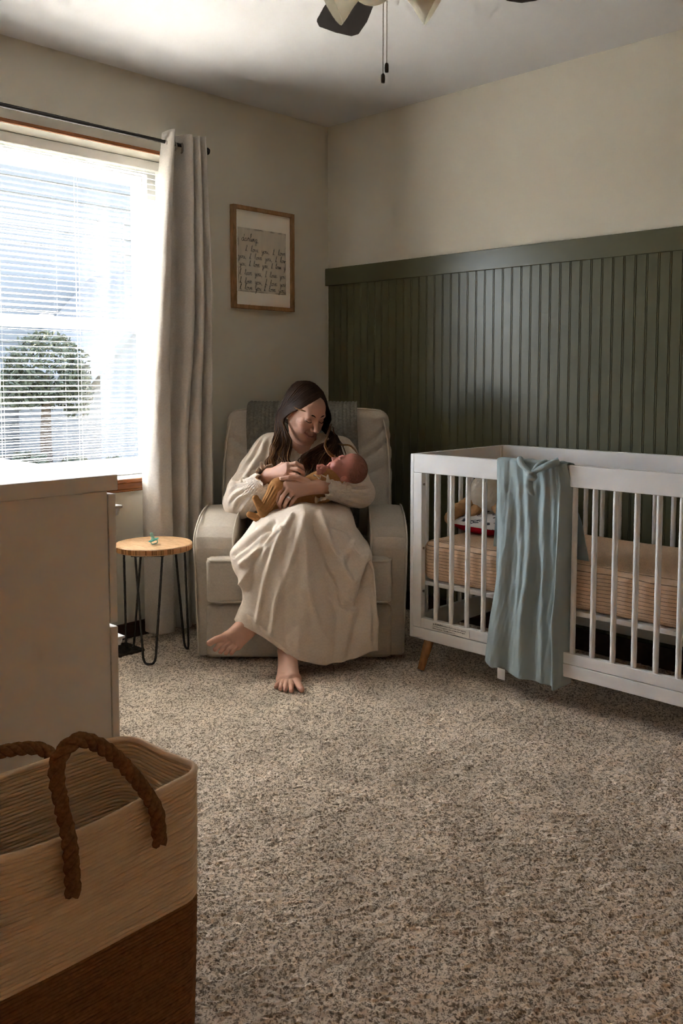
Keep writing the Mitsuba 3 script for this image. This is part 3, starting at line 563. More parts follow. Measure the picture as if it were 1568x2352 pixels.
# ------------------------------------------------------------------ solid fields: smooth unions turned into meshes
class Field:
    def __init__(s, lo, hi, h):
        s.lo, s.h = np.asarray(lo, float), h
        s.n = np.ceil((np.asarray(hi, float) - s.lo) / h).astype(int) + 1
        s.v = np.full(s.n, 0.5, np.float32)
        s.ax = [(s.lo[k] + h * np.arange(s.n[k])).astype(np.float32) for k in range(3)]
    def sub(s, lo, hi):
        a = np.clip(np.floor((np.asarray(lo) - s.lo) / s.h).astype(int), 0, s.n); b = np.clip(np.ceil((np.asarray(hi) - s.lo) / s.h).astype(int) + 1, 0, s.n)
        return tuple(slice(i, j) for i, j in zip(a, b))
    def apply(s, fn, lo, hi, k, op='+'):
        m = 2.2 * k + 3 * s.h
        sl = s.sub(np.asarray(lo) - m, np.asarray(hi) + m)
        X, Y, Z = s.ax[0][sl[0]][:, None, None], s.ax[1][sl[1]][None, :, None], s.ax[2][sl[2]][None, None, :]
        if X.size * Y.size * Z.size == 0: return s
        d = fn(X, Y, Z); v = s.v[sl]; k = max(k, 1e-6)
        if op == '-': v, d = -v, d
        t = np.clip(.5 + .5 * (v - d) / k, 0, 1); r = v + (d - v) * t - k * t * (1 - t)
        s.v[sl] = -r if op == '-' else r
        return s
    def cone(s, a, b, ra, rb=None, k=.01, op='+'):
        a, b = np.asarray(a, float), np.asarray(b, float); rb = ra if rb is None else rb; ab = b - a; L = max(float(ab @ ab), 1e-12)
        def fn(X, Y, Z):
            t = np.clip(((X - a[0]) * ab[0] + (Y - a[1]) * ab[1] + (Z - a[2]) * ab[2]) / L, 0, 1)
            return np.sqrt((X - a[0] - t * ab[0]) ** 2 + (Y - a[1] - t * ab[1]) ** 2 + (Z - a[2] - t * ab[2]) ** 2) - (ra + (rb - ra) * t)
        R = max(ra, rb)
        return s.apply(fn, np.minimum(a, b) - R, np.maximum(a, b) + R, k, op)
    def chain(s, pts, rs, k=.006, op='+'):
        for i in range(len(pts) - 1): s.cone(pts[i], pts[i + 1], rs[i], rs[i + 1], k, op)
        return s
    def ell(s, c, r, k=.01, B=None, op='+'):
        """an ellipsoid; the columns of B are its axes"""
        c, r = np.asarray(c, float), np.asarray(r, float); B = np.eye(3) if B is None else B
        def fn(X, Y, Z):
            q = [(X - c[0]) * B[0, i] + (Y - c[1]) * B[1, i] + (Z - c[2]) * B[2, i] for i in range(3)]
            k0 = np.sqrt(sum((q[i] / r[i]) ** 2 for i in range(3))); k1 = np.sqrt(sum((q[i] / r[i] ** 2) ** 2 for i in range(3)))
            return k0 * (k0 - 1) / (k1 + 1e-9)
        e = np.sqrt(((B * r) ** 2).sum(1))
        return s.apply(fn, c - e, c + e, k, op)
    def mesh(s, smooth=4):
        v = s.v; n = np.array(v.shape) - 1
        sg = v < 0
        cnt = sum(sg[i:n[0] + i, j:n[1] + j, k:n[2] + k].astype(np.int8) for i in (0, 1) for j in (0, 1) for k in (0, 1))
        act = np.argwhere((cnt > 0) & (cnt < 8)); idx = np.full(n, -1, np.int64); idx[tuple(act.T)] = np.arange(len(act))
        C = np.array([(i, j, k) for i in (0, 1) for j in (0, 1) for k in (0, 1)])
        val = np.stack([v[tuple((act + c).T)] for c in C], 1).astype(float)
        acc, num = np.zeros((len(act), 3)), np.zeros((len(act), 1))
        for a in range(8):
            for b in range(a + 1, 8):
                if np.abs(C[a] - C[b]).sum() == 1:
                    va, vb = val[:, a], val[:, b]; on = (va < 0) != (vb < 0)
                    t = np.where(on, va / np.where(on, va - vb, 1), 0)[:, None]
                    acc += on[:, None] * (C[a] + t * (C[b] - C[a])); num += on[:, None]
        V = s.lo + s.h * (act + acc / np.maximum(num, 1)); F = []
        for ax in range(3):
            o = [k for k in range(3) if k != ax]
            A = [slice(1, n[k]) for k in range(3)]; A[ax] = slice(0, n[ax]); B_ = list(A); B_[ax] = slice(1, n[ax] + 1)
            a_, b_ = sg[tuple(A)], sg[tuple(B_)]
            e = np.argwhere(a_ != b_) + np.array([0 if k == ax else 1 for k in range(3)])
            fl = a_[a_ != b_]
            def cell(d0, d1):
                q = e.copy(); q[:, o[0]] -= d0; q[:, o[1]] -= d1
                return idx[tuple(q.T)]
            q = np.stack([cell(1, 1), cell(0, 1), cell(0, 0), cell(1, 0)], 1)
            if ax == 1: fl = ~fl
            q[~fl] = q[~fl][:, ::-1]; F += [q[:, [0, 1, 2]], q[:, [0, 2, 3]]]
        m = trimesh.Trimesh(V, np.vstack(F), process=False)
        cc = trimesh.graph.connected_component_labels(m.edges_unique, node_count=len(m.vertices)); big = np.bincount(cc)
        if (big < 60).any():
            m.update_faces((big >= 60)[cc[m.faces[:, 0]]]); m.remove_unreferenced_vertices()
        if smooth:
            from scipy.sparse import coo_matrix, diags
            e = m.edges_unique; N = len(m.vertices); A = coo_matrix((np.ones(len(e)), (e[:, 0], e[:, 1])), (N, N)).tocsr(); A = A + A.T
            W_ = diags(1 / np.maximum(np.asarray(A.sum(1)).ravel(), 1)) @ A; p = m.vertices.copy()
            for _ in range(smooth):
                p = p + .5 * (W_ @ p - p); p = p - .52 * (W_ @ p - p)
            m = trimesh.Trimesh(p, m.faces, process=False)
        return m

# ------------------------------------------------------------------ the armchair's own frame: X right, Y to its back, Z up
RV = np.array([.7175, .6966, 0]); BV = np.array([-.6966, .7175, 0]); OV = np.array([.7825, -.9345, 0])
CH = frame_of(RV, BV, (0, 0, 1), OV)
def L(*p):
    p = np.asarray(p if len(p) > 1 else p[0], float)
    return OV + p[..., :1] * RV + p[..., 1:2] * BV + p[..., 2:3] * np.array([0, 0, 1.0])
def put(m):
    m.apply_transform(CH)
    return m
def refine(m, e):
    return tri(m3.Manifold(m3.Mesh(np.asarray(m.vertices, np.float32), np.asarray(m.faces, np.uint32))).refine_to_length(e))
def weave(p, n, uv):
    return fbm(p.x * 420, p.y * 420, p.z * 420, 2)
mat('chair_fabric', {'type': 'twosided', 'bsdf': {'type': 'bumpmap', 'arbitrary': proc(weave), 'scale': .0010, 'bsdf': {'type': 'diffuse', 'reflectance': linen_col((.44, .395, .335), (.52, .47, .405))}}})
mat('chair_piping', {'type': 'twosided', 'bsdf': {'type': 'diffuse', 'reflectance': rgb(.50, .45, .385)}})
ch = thing('recliner_armchair', 'beige upholstered recliner armchair in the corner of the room', 'armchair')
def pillow(x0, x1, y0, y1, z0, z1, r, bulge, seed, e=.016, amp=.004, wr=()):
    """a stuffed box: rounded, swollen on every face, creased along the given polylines (seen from the front)"""
    m = refine(rbox(x0, x1, y0, y1, z0, z1, r, 24), e)
    c = np.array([(x0 + x1) / 2, (y0 + y1) / 2, (z0 + z1) / 2]); hs = np.array([(x1 - x0) / 2, (y1 - y0) / 2, (z1 - z0) / 2])
    q = np.clip((m.vertices - c) / hs, -1, 1); w = 1 - q ** 2
    for k in range(3):
        o = [i for i in range(3) if i != k]
        m.vertices[:, k] += bulge[k] * q[:, k] * w[:, o[0]] ** .7 * w[:, o[1]] ** .7
    nn = m.vertex_normals.copy()
    d = amp * (meshkit.fbm(m.vertices * 8 + seed, 3) - .5)
    for line, dep, wd in wr:
        line = np.asarray(line, float); P = m.vertices[:, [0, 2]]; best = np.full(len(P), 9.0)
        for a, b in zip(line[:-1], line[1:]):
            t = np.clip(((P - a) @ (b - a)) / ((b - a) @ (b - a)), 0, 1)
            best = np.minimum(best, np.linalg.norm(P - a - t[:, None] * (b - a), axis=1))
        d -= 1.9 * dep * np.exp(-(best / wd) ** 2) * (nn[:, 1] < .2)
    m.vertices += nn * d[:, None]
    return m
def piping(pts, r=.0042, closed=False, n=90):
    return put(tube(spline(pts, n, closed), r, 8, closed=closed))
BF = 'chair_fabric'
obj('footrest', put(pillow(-.384, .363, -.004, .09, .012, .232, .022, (.002, .010, .002), 3.1, wr=(([(-.33, .232), (-.31, .20)], .004, .012),))), BF, ch, True)
sc = obj('seat_cushion', put(pillow(-.378, .360, -.030, .56, .242, .424, .020, (.004, .016, .016), 1.7)), BF, ch, True)
for z in (.252, .416):
    o = .016
    obj('piping', piping([(-.372, .30, z), (-.378, .05, z), (-.374 + .01, -.012 - o * .4, z), (-.34, -.030 - .002, z), (-.2, -.036, z), (0, -.040, z), (.18, -.036, z), (.32, -.032, z), (.352, -.012 - o * .4, z), (.362, .05, z), (.356, .30, z)]), 'chair_piping', sc, True)
def arm(x0, x1, side):
    prof = [(.02, .015), (.018, .30), (.016, .46), (.030, .500), (.08, .530), (.20, .562), (.34, .574), (.44, .572), (.47, .55), (.47, .30), (.47, .015)]
    from shapely.geometry import Polygon
    m = prism(Polygon(prof).buffer(-.012).buffer(.012, quad_segs=6), 0, 1)
    man = m3.Manifold(m3.Mesh(np.asarray(m.vertices, np.float32), np.asarray(m.faces, np.uint32))) if False else None
    hull = []
    s = m3.Manifold.sphere(.010, 12)
    M = m3.Manifold.batch_hull([s.translate((x, float(y) + (.010 if y < .4 else -.010), float(z) - (.010 if z > .02 else -.010))) for x in (x0 + .010, x1 - .010) for y, z in prof])
    m = refine(tri(M), .02)
    q = np.clip((m.vertices[:, 0] - (x0 + x1) / 2) / ((x1 - x0) / 2), -1, 1)
    m.vertices[:, 2] += np.where(m.vertices[:, 2] > .45, .005 * (1 - q ** 2), 0)
    m.vertices[:, 1] -= np.where((m.vertices[:, 1] < .03), .003 * (1 - q ** 2), 0)
    m.vertices[:, 0] += side * .014 * np.clip((m.vertices[:, 2]) / .5, 0, 1) - side * .004
    m.vertices += m.vertex_normals * (.004 * (meshkit.fbm(m.vertices * 9, 3) - .5))[:, None]
    a = obj('arm', put(m), BF, ch, 38)
    for x in (x0 + .003, x1 - .003):
        sh2 = lambda z: side * .014 * min(1, z / .5) - side * .004
        obj('piping', piping([(x + sh2(z), y - .003, z) for y, z in ((.016, .03), (.014, .2), (.012, .40), (.013, .465), (.029, .504), (.08, .535), (.20, .567), (.34, .578), (.44, .575))]), 'chair_piping', a, True)
arm(-.424, -.262, -1); arm(.268, .418, 1)
obj('base', put(rbox(-.27, .27, .085, .60, .03, .25, .01)), BF, ch, 30)
wrk = (([(-.36, .88), (-.30, .84), (-.20, .79)], .010, .014), ([(-.37, .80), (-.28, .77), (-.22, .75)], .008, .016), ([(.37, .92), (.30, .86), (.20, .80)], .009, .014), ([(.38, .86), (.30, .80), (.22, .74)], .010, .016),
       ([(.38, .76), (.30, .72), (.22, .69)], .008, .02), ([(-.36, .70), (-.25, .66)], .006, .02), ([(.36, .95), (.30, .93)], .006, .012))
bk_ = pillow(-.385, .385, .0, .135, .0, .585, .045, (.006, .030, .012), 5.2, e=.013, amp=.009, wr=[([(x, z - .425) for x, z in l], d, w) for l, d, w in wrk])
bk_.vertices[:, 0] *= 1 - .045 * np.clip((bk_.vertices[:, 2] - .25) / .33, 0, 1) ** 2
bk_.vertices[:, 0] += .008 * np.clip(bk_.vertices[:, 2] / .58, 0, 1)
lean = trimesh.transformations.rotation_matrix(math.radians(-10.5), (1, 0, 0)); lean[:3, 3] = (0, .455, .425)
bk_.apply_transform(lean)
bkk = obj('back_cushion', put(bk_), BF, ch, True)
def bp_(x, y, z):
    return (lean @ np.array([x, y, z, 1.0]))[:3]
obj('piping', piping([bp_(*q) for q in ((-.372, .012, .06), (-.374, .006, .25), (-.368, .004, .38), (-.352, .004, .50), (-.330, .012, .560), (-.30, .018, .583), (0, .016, .594), (.31, .018, .583), (.345, .012, .556), (.366, .004, .48), (.378, .004, .36), (.380, .006, .22), (.376, .012, .06))], n=160), 'chair_piping', bkk, True)
obj('back_shell', put(rbox(-.345, .345, .56, .655, .22, .60, .03)), BF, ch, 40)

# ------------------------------------------------------------------ waffle knit throw over the chair back
mat('grey_knit', {'type': 'twosided', 'bsdf': {'type': 'diffuse', 'reflectance': proc(lambda p, n, uv: mix((.11, .102, .083), (.21, .197, .160), fbm(p.x * 130, p.y * 130, p.z * 130, 2)))}})
tw = thing('throw_blanket', 'dark grey waffle knit throw hung over the back of the armchair', 'blanket')
path = np.vstack([[bp_(0, -.052, z)[1:] for z in np.linspace(.04, .50, 10)], [bp_(0, -.040, .55)[1:], bp_(0, -.010, .596)[1:], bp_(0, .05, .617)[1:], bp_(0, .09, .620)[1:], bp_(0, .13, .612)[1:], bp_(0, .160, .575)[1:], bp_(0, .168, .50)[1:], bp_(0, .166, .40)[1:]]])
ps = spline(path, 230); Ls = np.r_[0, np.cumsum(np.linalg.norm(np.diff(ps, axis=0), axis=1))]
ps = np.stack([np.interp(np.linspace(0, Ls[-1], 230), Ls, ps[:, c]) for c in range(2)], 1); sl = np.linspace(0, Ls[-1], 230)
us = np.linspace(-.262, .238, 160)
Pt = np.zeros((230, 160, 3)); Pt[..., 0] = us[None] + .006 * np.sin(sl * 9)[:, None]; Pt[..., 1:] = ps[:, None]
tn = np.gradient(ps, axis=0); tn /= np.linalg.norm(tn, axis=1, keepdims=True); nrm = np.stack([-tn[:, 1], tn[:, 0]], 1)
cellx, cellz = us[None] / .0175, sl[:, None] / .0150
bump = np.abs(np.sin(PI * cellx)) ** .6 * np.abs(np.sin(PI * (cellz + .5 * (np.floor(cellx) % 2)))) ** .6
fold = .010 * (meshkit.fbm(np.stack(np.broadcast_arrays(us[None] * 7, sl[:, None] * 2, 0 * us[None] + 0 * sl[:, None]), -1), 3) - .4)
Pt[..., 1:] += nrm[:, None] * (.007 * bump + np.clip(fold, 0, 1))[..., None]
obj('cloth', put(sheet(Pt, .004)), 'grey_knit', tw, True)

# ------------------------------------------------------------------ the woman
def axes(yaw, pitch, roll=0.0):
    """head axes (side, front, up) as columns: yaw turns the face to the picture's right, pitch bows it"""
    F = np.array([math.sin(yaw), -math.cos(yaw), 0]); A = np.array([math.cos(yaw), math.sin(yaw), 0]); Z = np.array([0, 0, 1.0])
    F2 = F * math.cos(pitch) - Z * math.sin(pitch); U = Z * math.cos(pitch) + F * math.sin(pitch)
    A2 = A * math.cos(roll) + U * math.sin(roll); U2 = U * math.cos(roll) - A * math.sin(roll)
    return np.stack([A2, F2, U2], 1)
def to_mf(m):
    return m3.Manifold(m3.Mesh(np.asarray(m.vertices, np.float32), np.asarray(m.faces, np.uint32)))
def unite(ms):
    """one continuous surface from overlapping closed meshes"""
    r = m3.Manifold.batch_boolean([to_mf(m) for m in ms], m3.OpType.Add)
    return tri(r) if not r.is_empty() else cat(*ms)
def near(V, pts, r):
    pts = np.atleast_2d(np.asarray(pts, float))
    from scipy.spatial import cKDTree
    return np.exp(-(cKDTree(pts).query(V)[0] / r) ** 2)[:, None]
def seg(a, b, n=12):
    return np.linspace(a, b, n)
skin_tex = {'type': 'mesh_attribute', 'name': 'vertex_color'}
mat('skin', {'type': 'twosided', 'bsdf': {'type': 'principled', 'base_color': skin_tex, 'roughness': .48, 'specular': .35}})
mat('hair', {'type': 'twosided', 'bsdf': {'type': 'principled', 'base_color': skin_tex, 'roughness': .5, 'specular': .15}})
diffuse('brow_hair', (.022, .012, .008))

HB = axes(math.radians(38), math.radians(27), math.radians(-3)); HC = np.array([.004, .318, 1.000])
def H(a, f, u):
    return HC + HB @ np.array([a, f, u])
def head_field(fd):
    e = lambda c, r, k: fd.ell(H(*c), r, k, HB)
    e((0, -.018, .030), (.074, .092, .086), .004)
    e((0, .026, -.038), (.057, .066, .076), .035)
    e((0, .050, .035), (.052, .040, .045), .03)
    for s in (-1, 1):
        fd.cone(H(s * .050, .008, -.050), H(s * .022, .066, -.094), .020, .016, .03)
        e((s * .040, .064, -.026), (.022, .018, .017), .018)
        e((s * .034, .074, -.048), (.018, .015, .016), .016)
    fd.cone(H(-.012, .076, -.100), H(.012, .076, -.100), .0165, None, .016)
    fd.cone(H(-.036, .080, .018), H(.036, .080, .018), .0105, None, .016)
    for s in (-1, 1):
        fd.cone(H(s * .031, .104, -.001), H(s * .034, .104, -.001), .0135, None, .012, '-')
        fd.ell(H(s * .032, .0775, -.001), (.0150, .0135, .0115), .003, HB)
    fd.chain([H(0, .084, .014), H(0, .097, -.012), H(0, .1125, -.036)], [.0085, .0085, .0108], .008)
    for s in (-1, 1):
        fd.ell(H(s * .0125, .099, -.041), (.0075, .010, .0070), .005, HB)
    fd.cone(H(0, .093, -.052), H(0, .092, -.062), .008, None, .010)
    # a closed, smiling mouth
    up = [H(-.0255, .080, -.0635), H(-.013, .0915, -.0690), H(0, .0955, -.0690), H(.013, .0915, -.0690), H(.0255, .080, -.0635)]
    lo = [H(-.022, .081, -.0690), H(-.011, .0905, -.0775), H(0, .0935, -.0790), H(.011, .0905, -.0775), H(.022, .081, -.0690)]
    mid = [H(-.030, .0825, -.0625), H(-.013, .0985, -.0733), H(0, .1025, -.0742), H(.013, .0985, -.0733), H(.030, .0825, -.0625)]
    fd.chain(up, [.0035, .0050, .0052, .0050, .0035], .004); fd.chain(lo, [.0030, .0060, .0066, .0060, .0030], .004)
    fd.chain(mid, [.0024, .0034, .0036, .0034, .0024], .004, '-')
    for s in (-1, 1):   # smile folds and ears
        fd.chain([H(s * .020, .101, -.040), H(s * .030, .092, -.055), H(s * .035, .085, -.068)], [.0030, .0034, .0028], .008, '-')
        fd.ell(H(s * .0745, -.008, -.012), (.0065, .018, .029), .004, HB)
        fd.ell(H(s * .0800, -.004, -.008), (.004, .009, .017), .004, HB, '-')
        fd.cone(H(s * .073, -.002, -.036), H(s * .074, -.004, -.030), .0065, None, .004)
    return up, lo, mid
fd = Field((-.17, .14, .80), (.18, .48, 1.13), .0019)
up_l, lo_l, mid_l = head_field(fd)
NECK0, NECK1 = np.array([-.008, .385, .865]), H(0, -.025, -.045)
fd.cone(NECK0, NECK1, .056, .050, .02)
fd.cone(H(0, .03, -.085), (-.002, .345, .885), .030, .035, .03)
head = fd.mesh(3)
# torso, arms, legs as a coarse body under the clothes
fd = Field((-.40, -.22, .0), (.36, .56, .95), .008)
fd.ell((-.005, .405, .72), (.150, .098, .165), .03); fd.ell((-.005, .385, .58), (.155, .12, .12), .05)
fd.cone((-.12, .40, .835), (.125, .40, .822), .050, None, .04); fd.cone((-.008, .39, .82), NECK0 + (0, 0, .01), .062, .055, .04)
SR, ER, WR = np.array([-.158, .395, .838]), np.array([-.272, .290, .612]), np.array([-.136, .122, .742])
SL, EL, WL = np.array([.160, .395, .825]), np.array([.236, .215, .660]), np.array([.064, .052, .702])
for S_, E_, W_ in ((SR, ER, WR), (SL, EL, WL)):
    fd.cone(S_, E_, .046, .038, .02); fd.cone(E_, W_, .038, .027, .01)
KR, KL = np.array([.035, -.02, .490]), np.array([.0, -.035, .540])
AR, AL = np.array([-.048, -.135, .100]), np.array([-.200, -.112, .215])
fd.cone((-.08, .36, .52), KR, .085, .058, .02); fd.cone((.08, .36, .52), KL, .085, .050, .02)
fd.cone(KR, AR + (0, .02, .08), .052, .040, .01); fd.cone(KL, AL + (.03, .01, .06), .052, .038, .01)
body = fd.mesh(4)
def hand(palm, fingers, thumb, wrist, elbow, lo, hi, h=.0019):
    f = Field(lo, hi, h)
    f.cone(elbow, wrist, .034, .0265, .004)
    for a, b, ra, rb in palm: f.cone(a, b, ra, rb, .012)
    for pts, r in fingers + thumb: f.chain([np.asarray(p, float) for p in pts], list(r), .0035)
    return f.mesh(3)
# right hand (picture left): back up, fingers curled over the baby's arm
wr = WR
KNR = [(-.058, .068, .789), (-.054, .060, .775), (-.058, .058, .759), (-.068, .063, .743)]
FR_ = [([KNR[0], (-.022, .052, .798), (.000, .054, .786), (.006, .066, .772)], (.0094, .0086, .0080, .0068)),
       ([KNR[1], (-.014, .042, .775), (.006, .046, .761), (.007, .060, .751)], (.0094, .0086, .0080, .0068)),
       ([KNR[2], (-.022, .040, .752), (-.004, .046, .740), (-.004, .060, .733)], (.0090, .0082, .0076, .0066)),
       ([KNR[3], (-.038, .047, .734), (-.022, .052, .724), (-.021, .064, .718)], (.0082, .0074, .0068, .0060))]
TH_ = [([(-.112, .112, .762), (-.080, .100, .786), (-.046, .098, .786), (-.020, .092, .776)], (.015, .012, .0105, .0085))]
handR = hand([(wr, KNR[k], .022, .0135) for k in range(4)], FR_, TH_, wr + (0, 0, 0), wr + .62 * (ER - WR), (-.26, .0, .66), (.04, .26, .83))
# left hand (picture right): laid along the baby, fingers pointing down
KNL = [(-.060, .022, .716), (-.049, .014, .700), (-.032, .012, .687), (-.013, .018, .677)]
FL_ = [([KNL[0], (-.088, .012, .684), (-.098, .018, .652), (-.091, .034, .626)], (.0096, .0088, .0080, .0068)),
       ([KNL[1], (-.075, .002, .667), (-.086, .006, .640), (-.083, .022, .617)], (.0096, .0088, .0080, .0068)),
       ([KNL[2], (-.055, .000, .656), (-.066, .004, .632), (-.066, .018, .613)], (.0092, .0084, .0076, .0066)),
       ([KNL[3], (-.033, .006, .651), (-.043, .008, .631), (-.046, .020, .615)], (.0084, .0076, .0068, .0060))]
THL = [([(.022, .045, .722), (-.012, .030, .741), (-.048, .024, .742), (-.080, .026, .738)], (.016, .013, .0105, .0085))]
handL = hand([(WL, KNL[k], .023, .0138) for k in range(4)], FL_, THL, WL, WL + .62 * (EL - WL), (-.125, -.03, .59), (.19, .18, .78))
def foot(shin, ank, parts, toes, lo, hi):
    f = Field(lo, hi, .0021)
    f.cone(shin, ank, .041, .0335, .006)
    for a, b, ra, rb in parts: f.cone(a, b, ra, rb, .016)
    for pts, r in toes: f.chain([np.asarray(p, float) for p in pts], list(r), .0035)
    return f.mesh(3)
TOR = [([(-.006, -.300, .020), (.006, -.338, .017), (.016, -.366, .013)], (.0155, .0125, .0115)), ([(-.026, -.305, .020), (-.022, -.345, .019), (-.021, -.370, .011)], (.011, .0095, .0090)),
       ([(-.041, -.303, .019), (-.042, -.340, .018), (-.043, -.363, .0105)], (.0105, .0090, .0086)), ([(-.055, -.298, .018), (-.059, -.330, .017), (-.062, -.350, .010)], (.010, .0086, .0082)),
       ([(-.068, -.290, .016), (-.076, -.315, .014), (-.079, -.330, .0095)], (.0100, .0084, .0080))]
footR = foot(AR + (0.004, .03, .24), AR, [(AR, (-.046, -.112, .032), .034, .031), (AR + (0, -.01, -.02), (-.020, -.275, .030), .036, .024), ((-.050, -.14, .05), (-.062, -.265, .022), .034, .020), ((-.006, -.285, .022), (-.066, -.275, .017), .019, .015)], TOR, (-.14, -.42, -.01), (.08, -.02, .38))
TOL = [([(-.290, -.182, .150), (-.315, -.205, .150), (-.338, -.222, .141)], (.0165, .0128, .0118)), ([(-.280, -.188, .137), (-.304, -.217, .131), (-.316, -.226, .118)], (.0110, .0096, .0090)),
       ([(-.267, -.190, .128), (-.286, -.218, .121), (-.296, -.225, .108)], (.0105, .0092, .0086)), ([(-.253, -.188, .120), (-.268, -.213, .113), (-.276, -.219, .101)], (.0100, .0088, .0082)), ([(-.240, -.182, .113), (-.251, -.203, .106), (-.257, -.208, .096)], (.0095, .0084, .0078))]
footL = foot(AL + (.10, .03, .17), AL, [(AL, (-.182, -.070, .160), .034, .030), (AL + (0, -.01, -.02), (-.270, -.165, .148), .035, .024), (AL + (.01, -.02, -.04), (-.236, -.165, .122), .032, .020), ((-.284, -.172, .148), (-.240, -.172, .114), .018, .0145)], TOL, (-.40, -.28, .05), (-.04, .02, .42))
woman = unite([body, head, handR, handL, footR, footL])
V = woman.vertices
SK = np.array([.50, .285, .205])
col = np.tile(SK, (len(V), 1)) * (.95 + .10 * meshkit.fbm(V * 60, 2)[:, None])
blush = near(V, [H(s * .044, .070, -.036) for s in (-1, 1)], .020) * .35 + near(V, [H(0, .113, -.037)], .012) * .3
col = col * (1 - blush) + np.array([.52, .22, .165]) * blush
lip = near(V, np.vstack([seg(a, b, 6) for q in (up_l, lo_l) for a, b in zip(q[:-1], q[1:])]), .0062)
col = col * (1 - .8 * lip) + np.array([.40, .105, .088]) * .8 * lip
ml = near(V, np.vstack([seg(a, b, 8) for a, b in zip(mid_l[:-1], mid_l[1:])]) - HB[:, 1] * .0045, .0034)
col = col * (1 - .75 * ml) + np.array([.09, .026, .022]) * .75 * ml
lid = near(V, [H(s * .032, .089, .004) for s in (-1, 1)], .012) * .45
col = col * (1 - lid) + np.array([.30, .14, .10]) * lid
tips = [p[0][-1] for p in FR_ + FL_ + TOR + TOL]
rd = near(V, tips, .012) * .4
col = col * (1 - rd) + np.array([.52, .23, .17]) * rd
wm = thing('person', 'seated woman with long brown hair in a cream dress holding a baby', 'person')
obj('body', put(woman), 'skin', wm, True, color=np.clip(col, 0, 1))
nl = []
for q, nrm_ in [(p, (0, -1, .55)) for p, r in TOR] + [(p, (-.25, -.75, .6)) for p, r in TOL]:
    a, b = np.asarray(q[-2]), np.asarray(q[-1]); d = (b - a) / np.linalg.norm(b - a); n = np.asarray(nrm_) - d * (np.asarray(nrm_) @ d); n /= np.linalg.norm(n)
    big = 1.35 if (q is TOR[0][0] or q is TOL[0][0]) else 1
    m = trimesh.creation.icosphere(2); m.apply_scale([.0052 * big, .0058 * big, .0018]); m.apply_transform(frame_of(np.cross(d, n), d, n, b + n * .0078 * (1.15 if big > 1 else 1) + d * .001)); nl.append(put(m))
princ('nail', (.52, .27, .21), .25)
for m in nl: obj('toenail', m, 'nail', wm, True)
# brows and lashes
for s in (-1, 1):
    obj('eyebrow', put(tube(spline([H(s * .014, .0935, .0195), H(s * .028, .0925, .0255), H(s * .042, .0825, .0230), H(s * .049, .0740, .0175)], 20), np.interp(np.linspace(0, 1, 20), [0, .4, 1], [.0024, .0024, .0008]), 6)), 'brow_hair', wm, True)
    obj('eyelash', put(tube(spline([H(s * .0200, .0875, -.0050), H(s * .0265, .0930, -.0085), H(s * .034, .0930, -.0090), H(s * .0415, .0880, -.0070), H(s * .0480, .0800, -.0035)], 24), np.interp(np.linspace(0, 1, 24), [0, .5, 1], [.0010, .0019, .0012]), 6)), 'brow_hair', wm, True)
m = trimesh.creation.icosphere(2); m.apply_scale(.0042); m.apply_translation(H(-.0785, -.002, -.040)); obj('earring', put(m), 'chrome', wm, True)

# hair: a close cap, then long locks that fall to both sides
def lock(pts, r0, tip, n=21, sides=6):
    p = spline(pts, n); t = np.linspace(0, 1, n)
    return tube(p, r0 * np.interp(t, [0, .15, .7, 1], [.55, 1, .9, tip]), sides)
rg = np.random.default_rng(11)
hs, hc = [], []
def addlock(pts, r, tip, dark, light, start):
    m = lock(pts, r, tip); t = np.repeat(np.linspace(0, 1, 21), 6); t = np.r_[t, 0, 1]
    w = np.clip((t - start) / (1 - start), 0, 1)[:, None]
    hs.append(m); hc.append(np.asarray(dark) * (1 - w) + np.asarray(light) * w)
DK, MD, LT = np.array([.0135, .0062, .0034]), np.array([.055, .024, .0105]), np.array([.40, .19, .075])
EC, ER_ = np.array([0, -.018, .030]), np.array([.074, .092, .086])
def P_(a, f, u, k=1.06):
    """a head-local point pushed onto the scalp, k times its size"""
    d = np.array([a, f, u]) - EC
    return HC + HB @ (EC + d / np.linalg.norm(d / ER_) * k)
capf = Field((-.17, .14, .86), (.19, .52, 1.16), .003)
capf.ell(H(*EC), ER_ * 1.035, .004, HB)
capf.ell(H(0, -.055, -.02), (.074, .060, .080), .03, HB)
capf.ell(H(-.012, .098, -.040), (.060, .066, .100), .008, HB, '-')
capf.ell(H(.030, .090, -.020), (.046, .050, .092), .008, HB, '-')
cap = capf.mesh(3)
q = cap.vertices
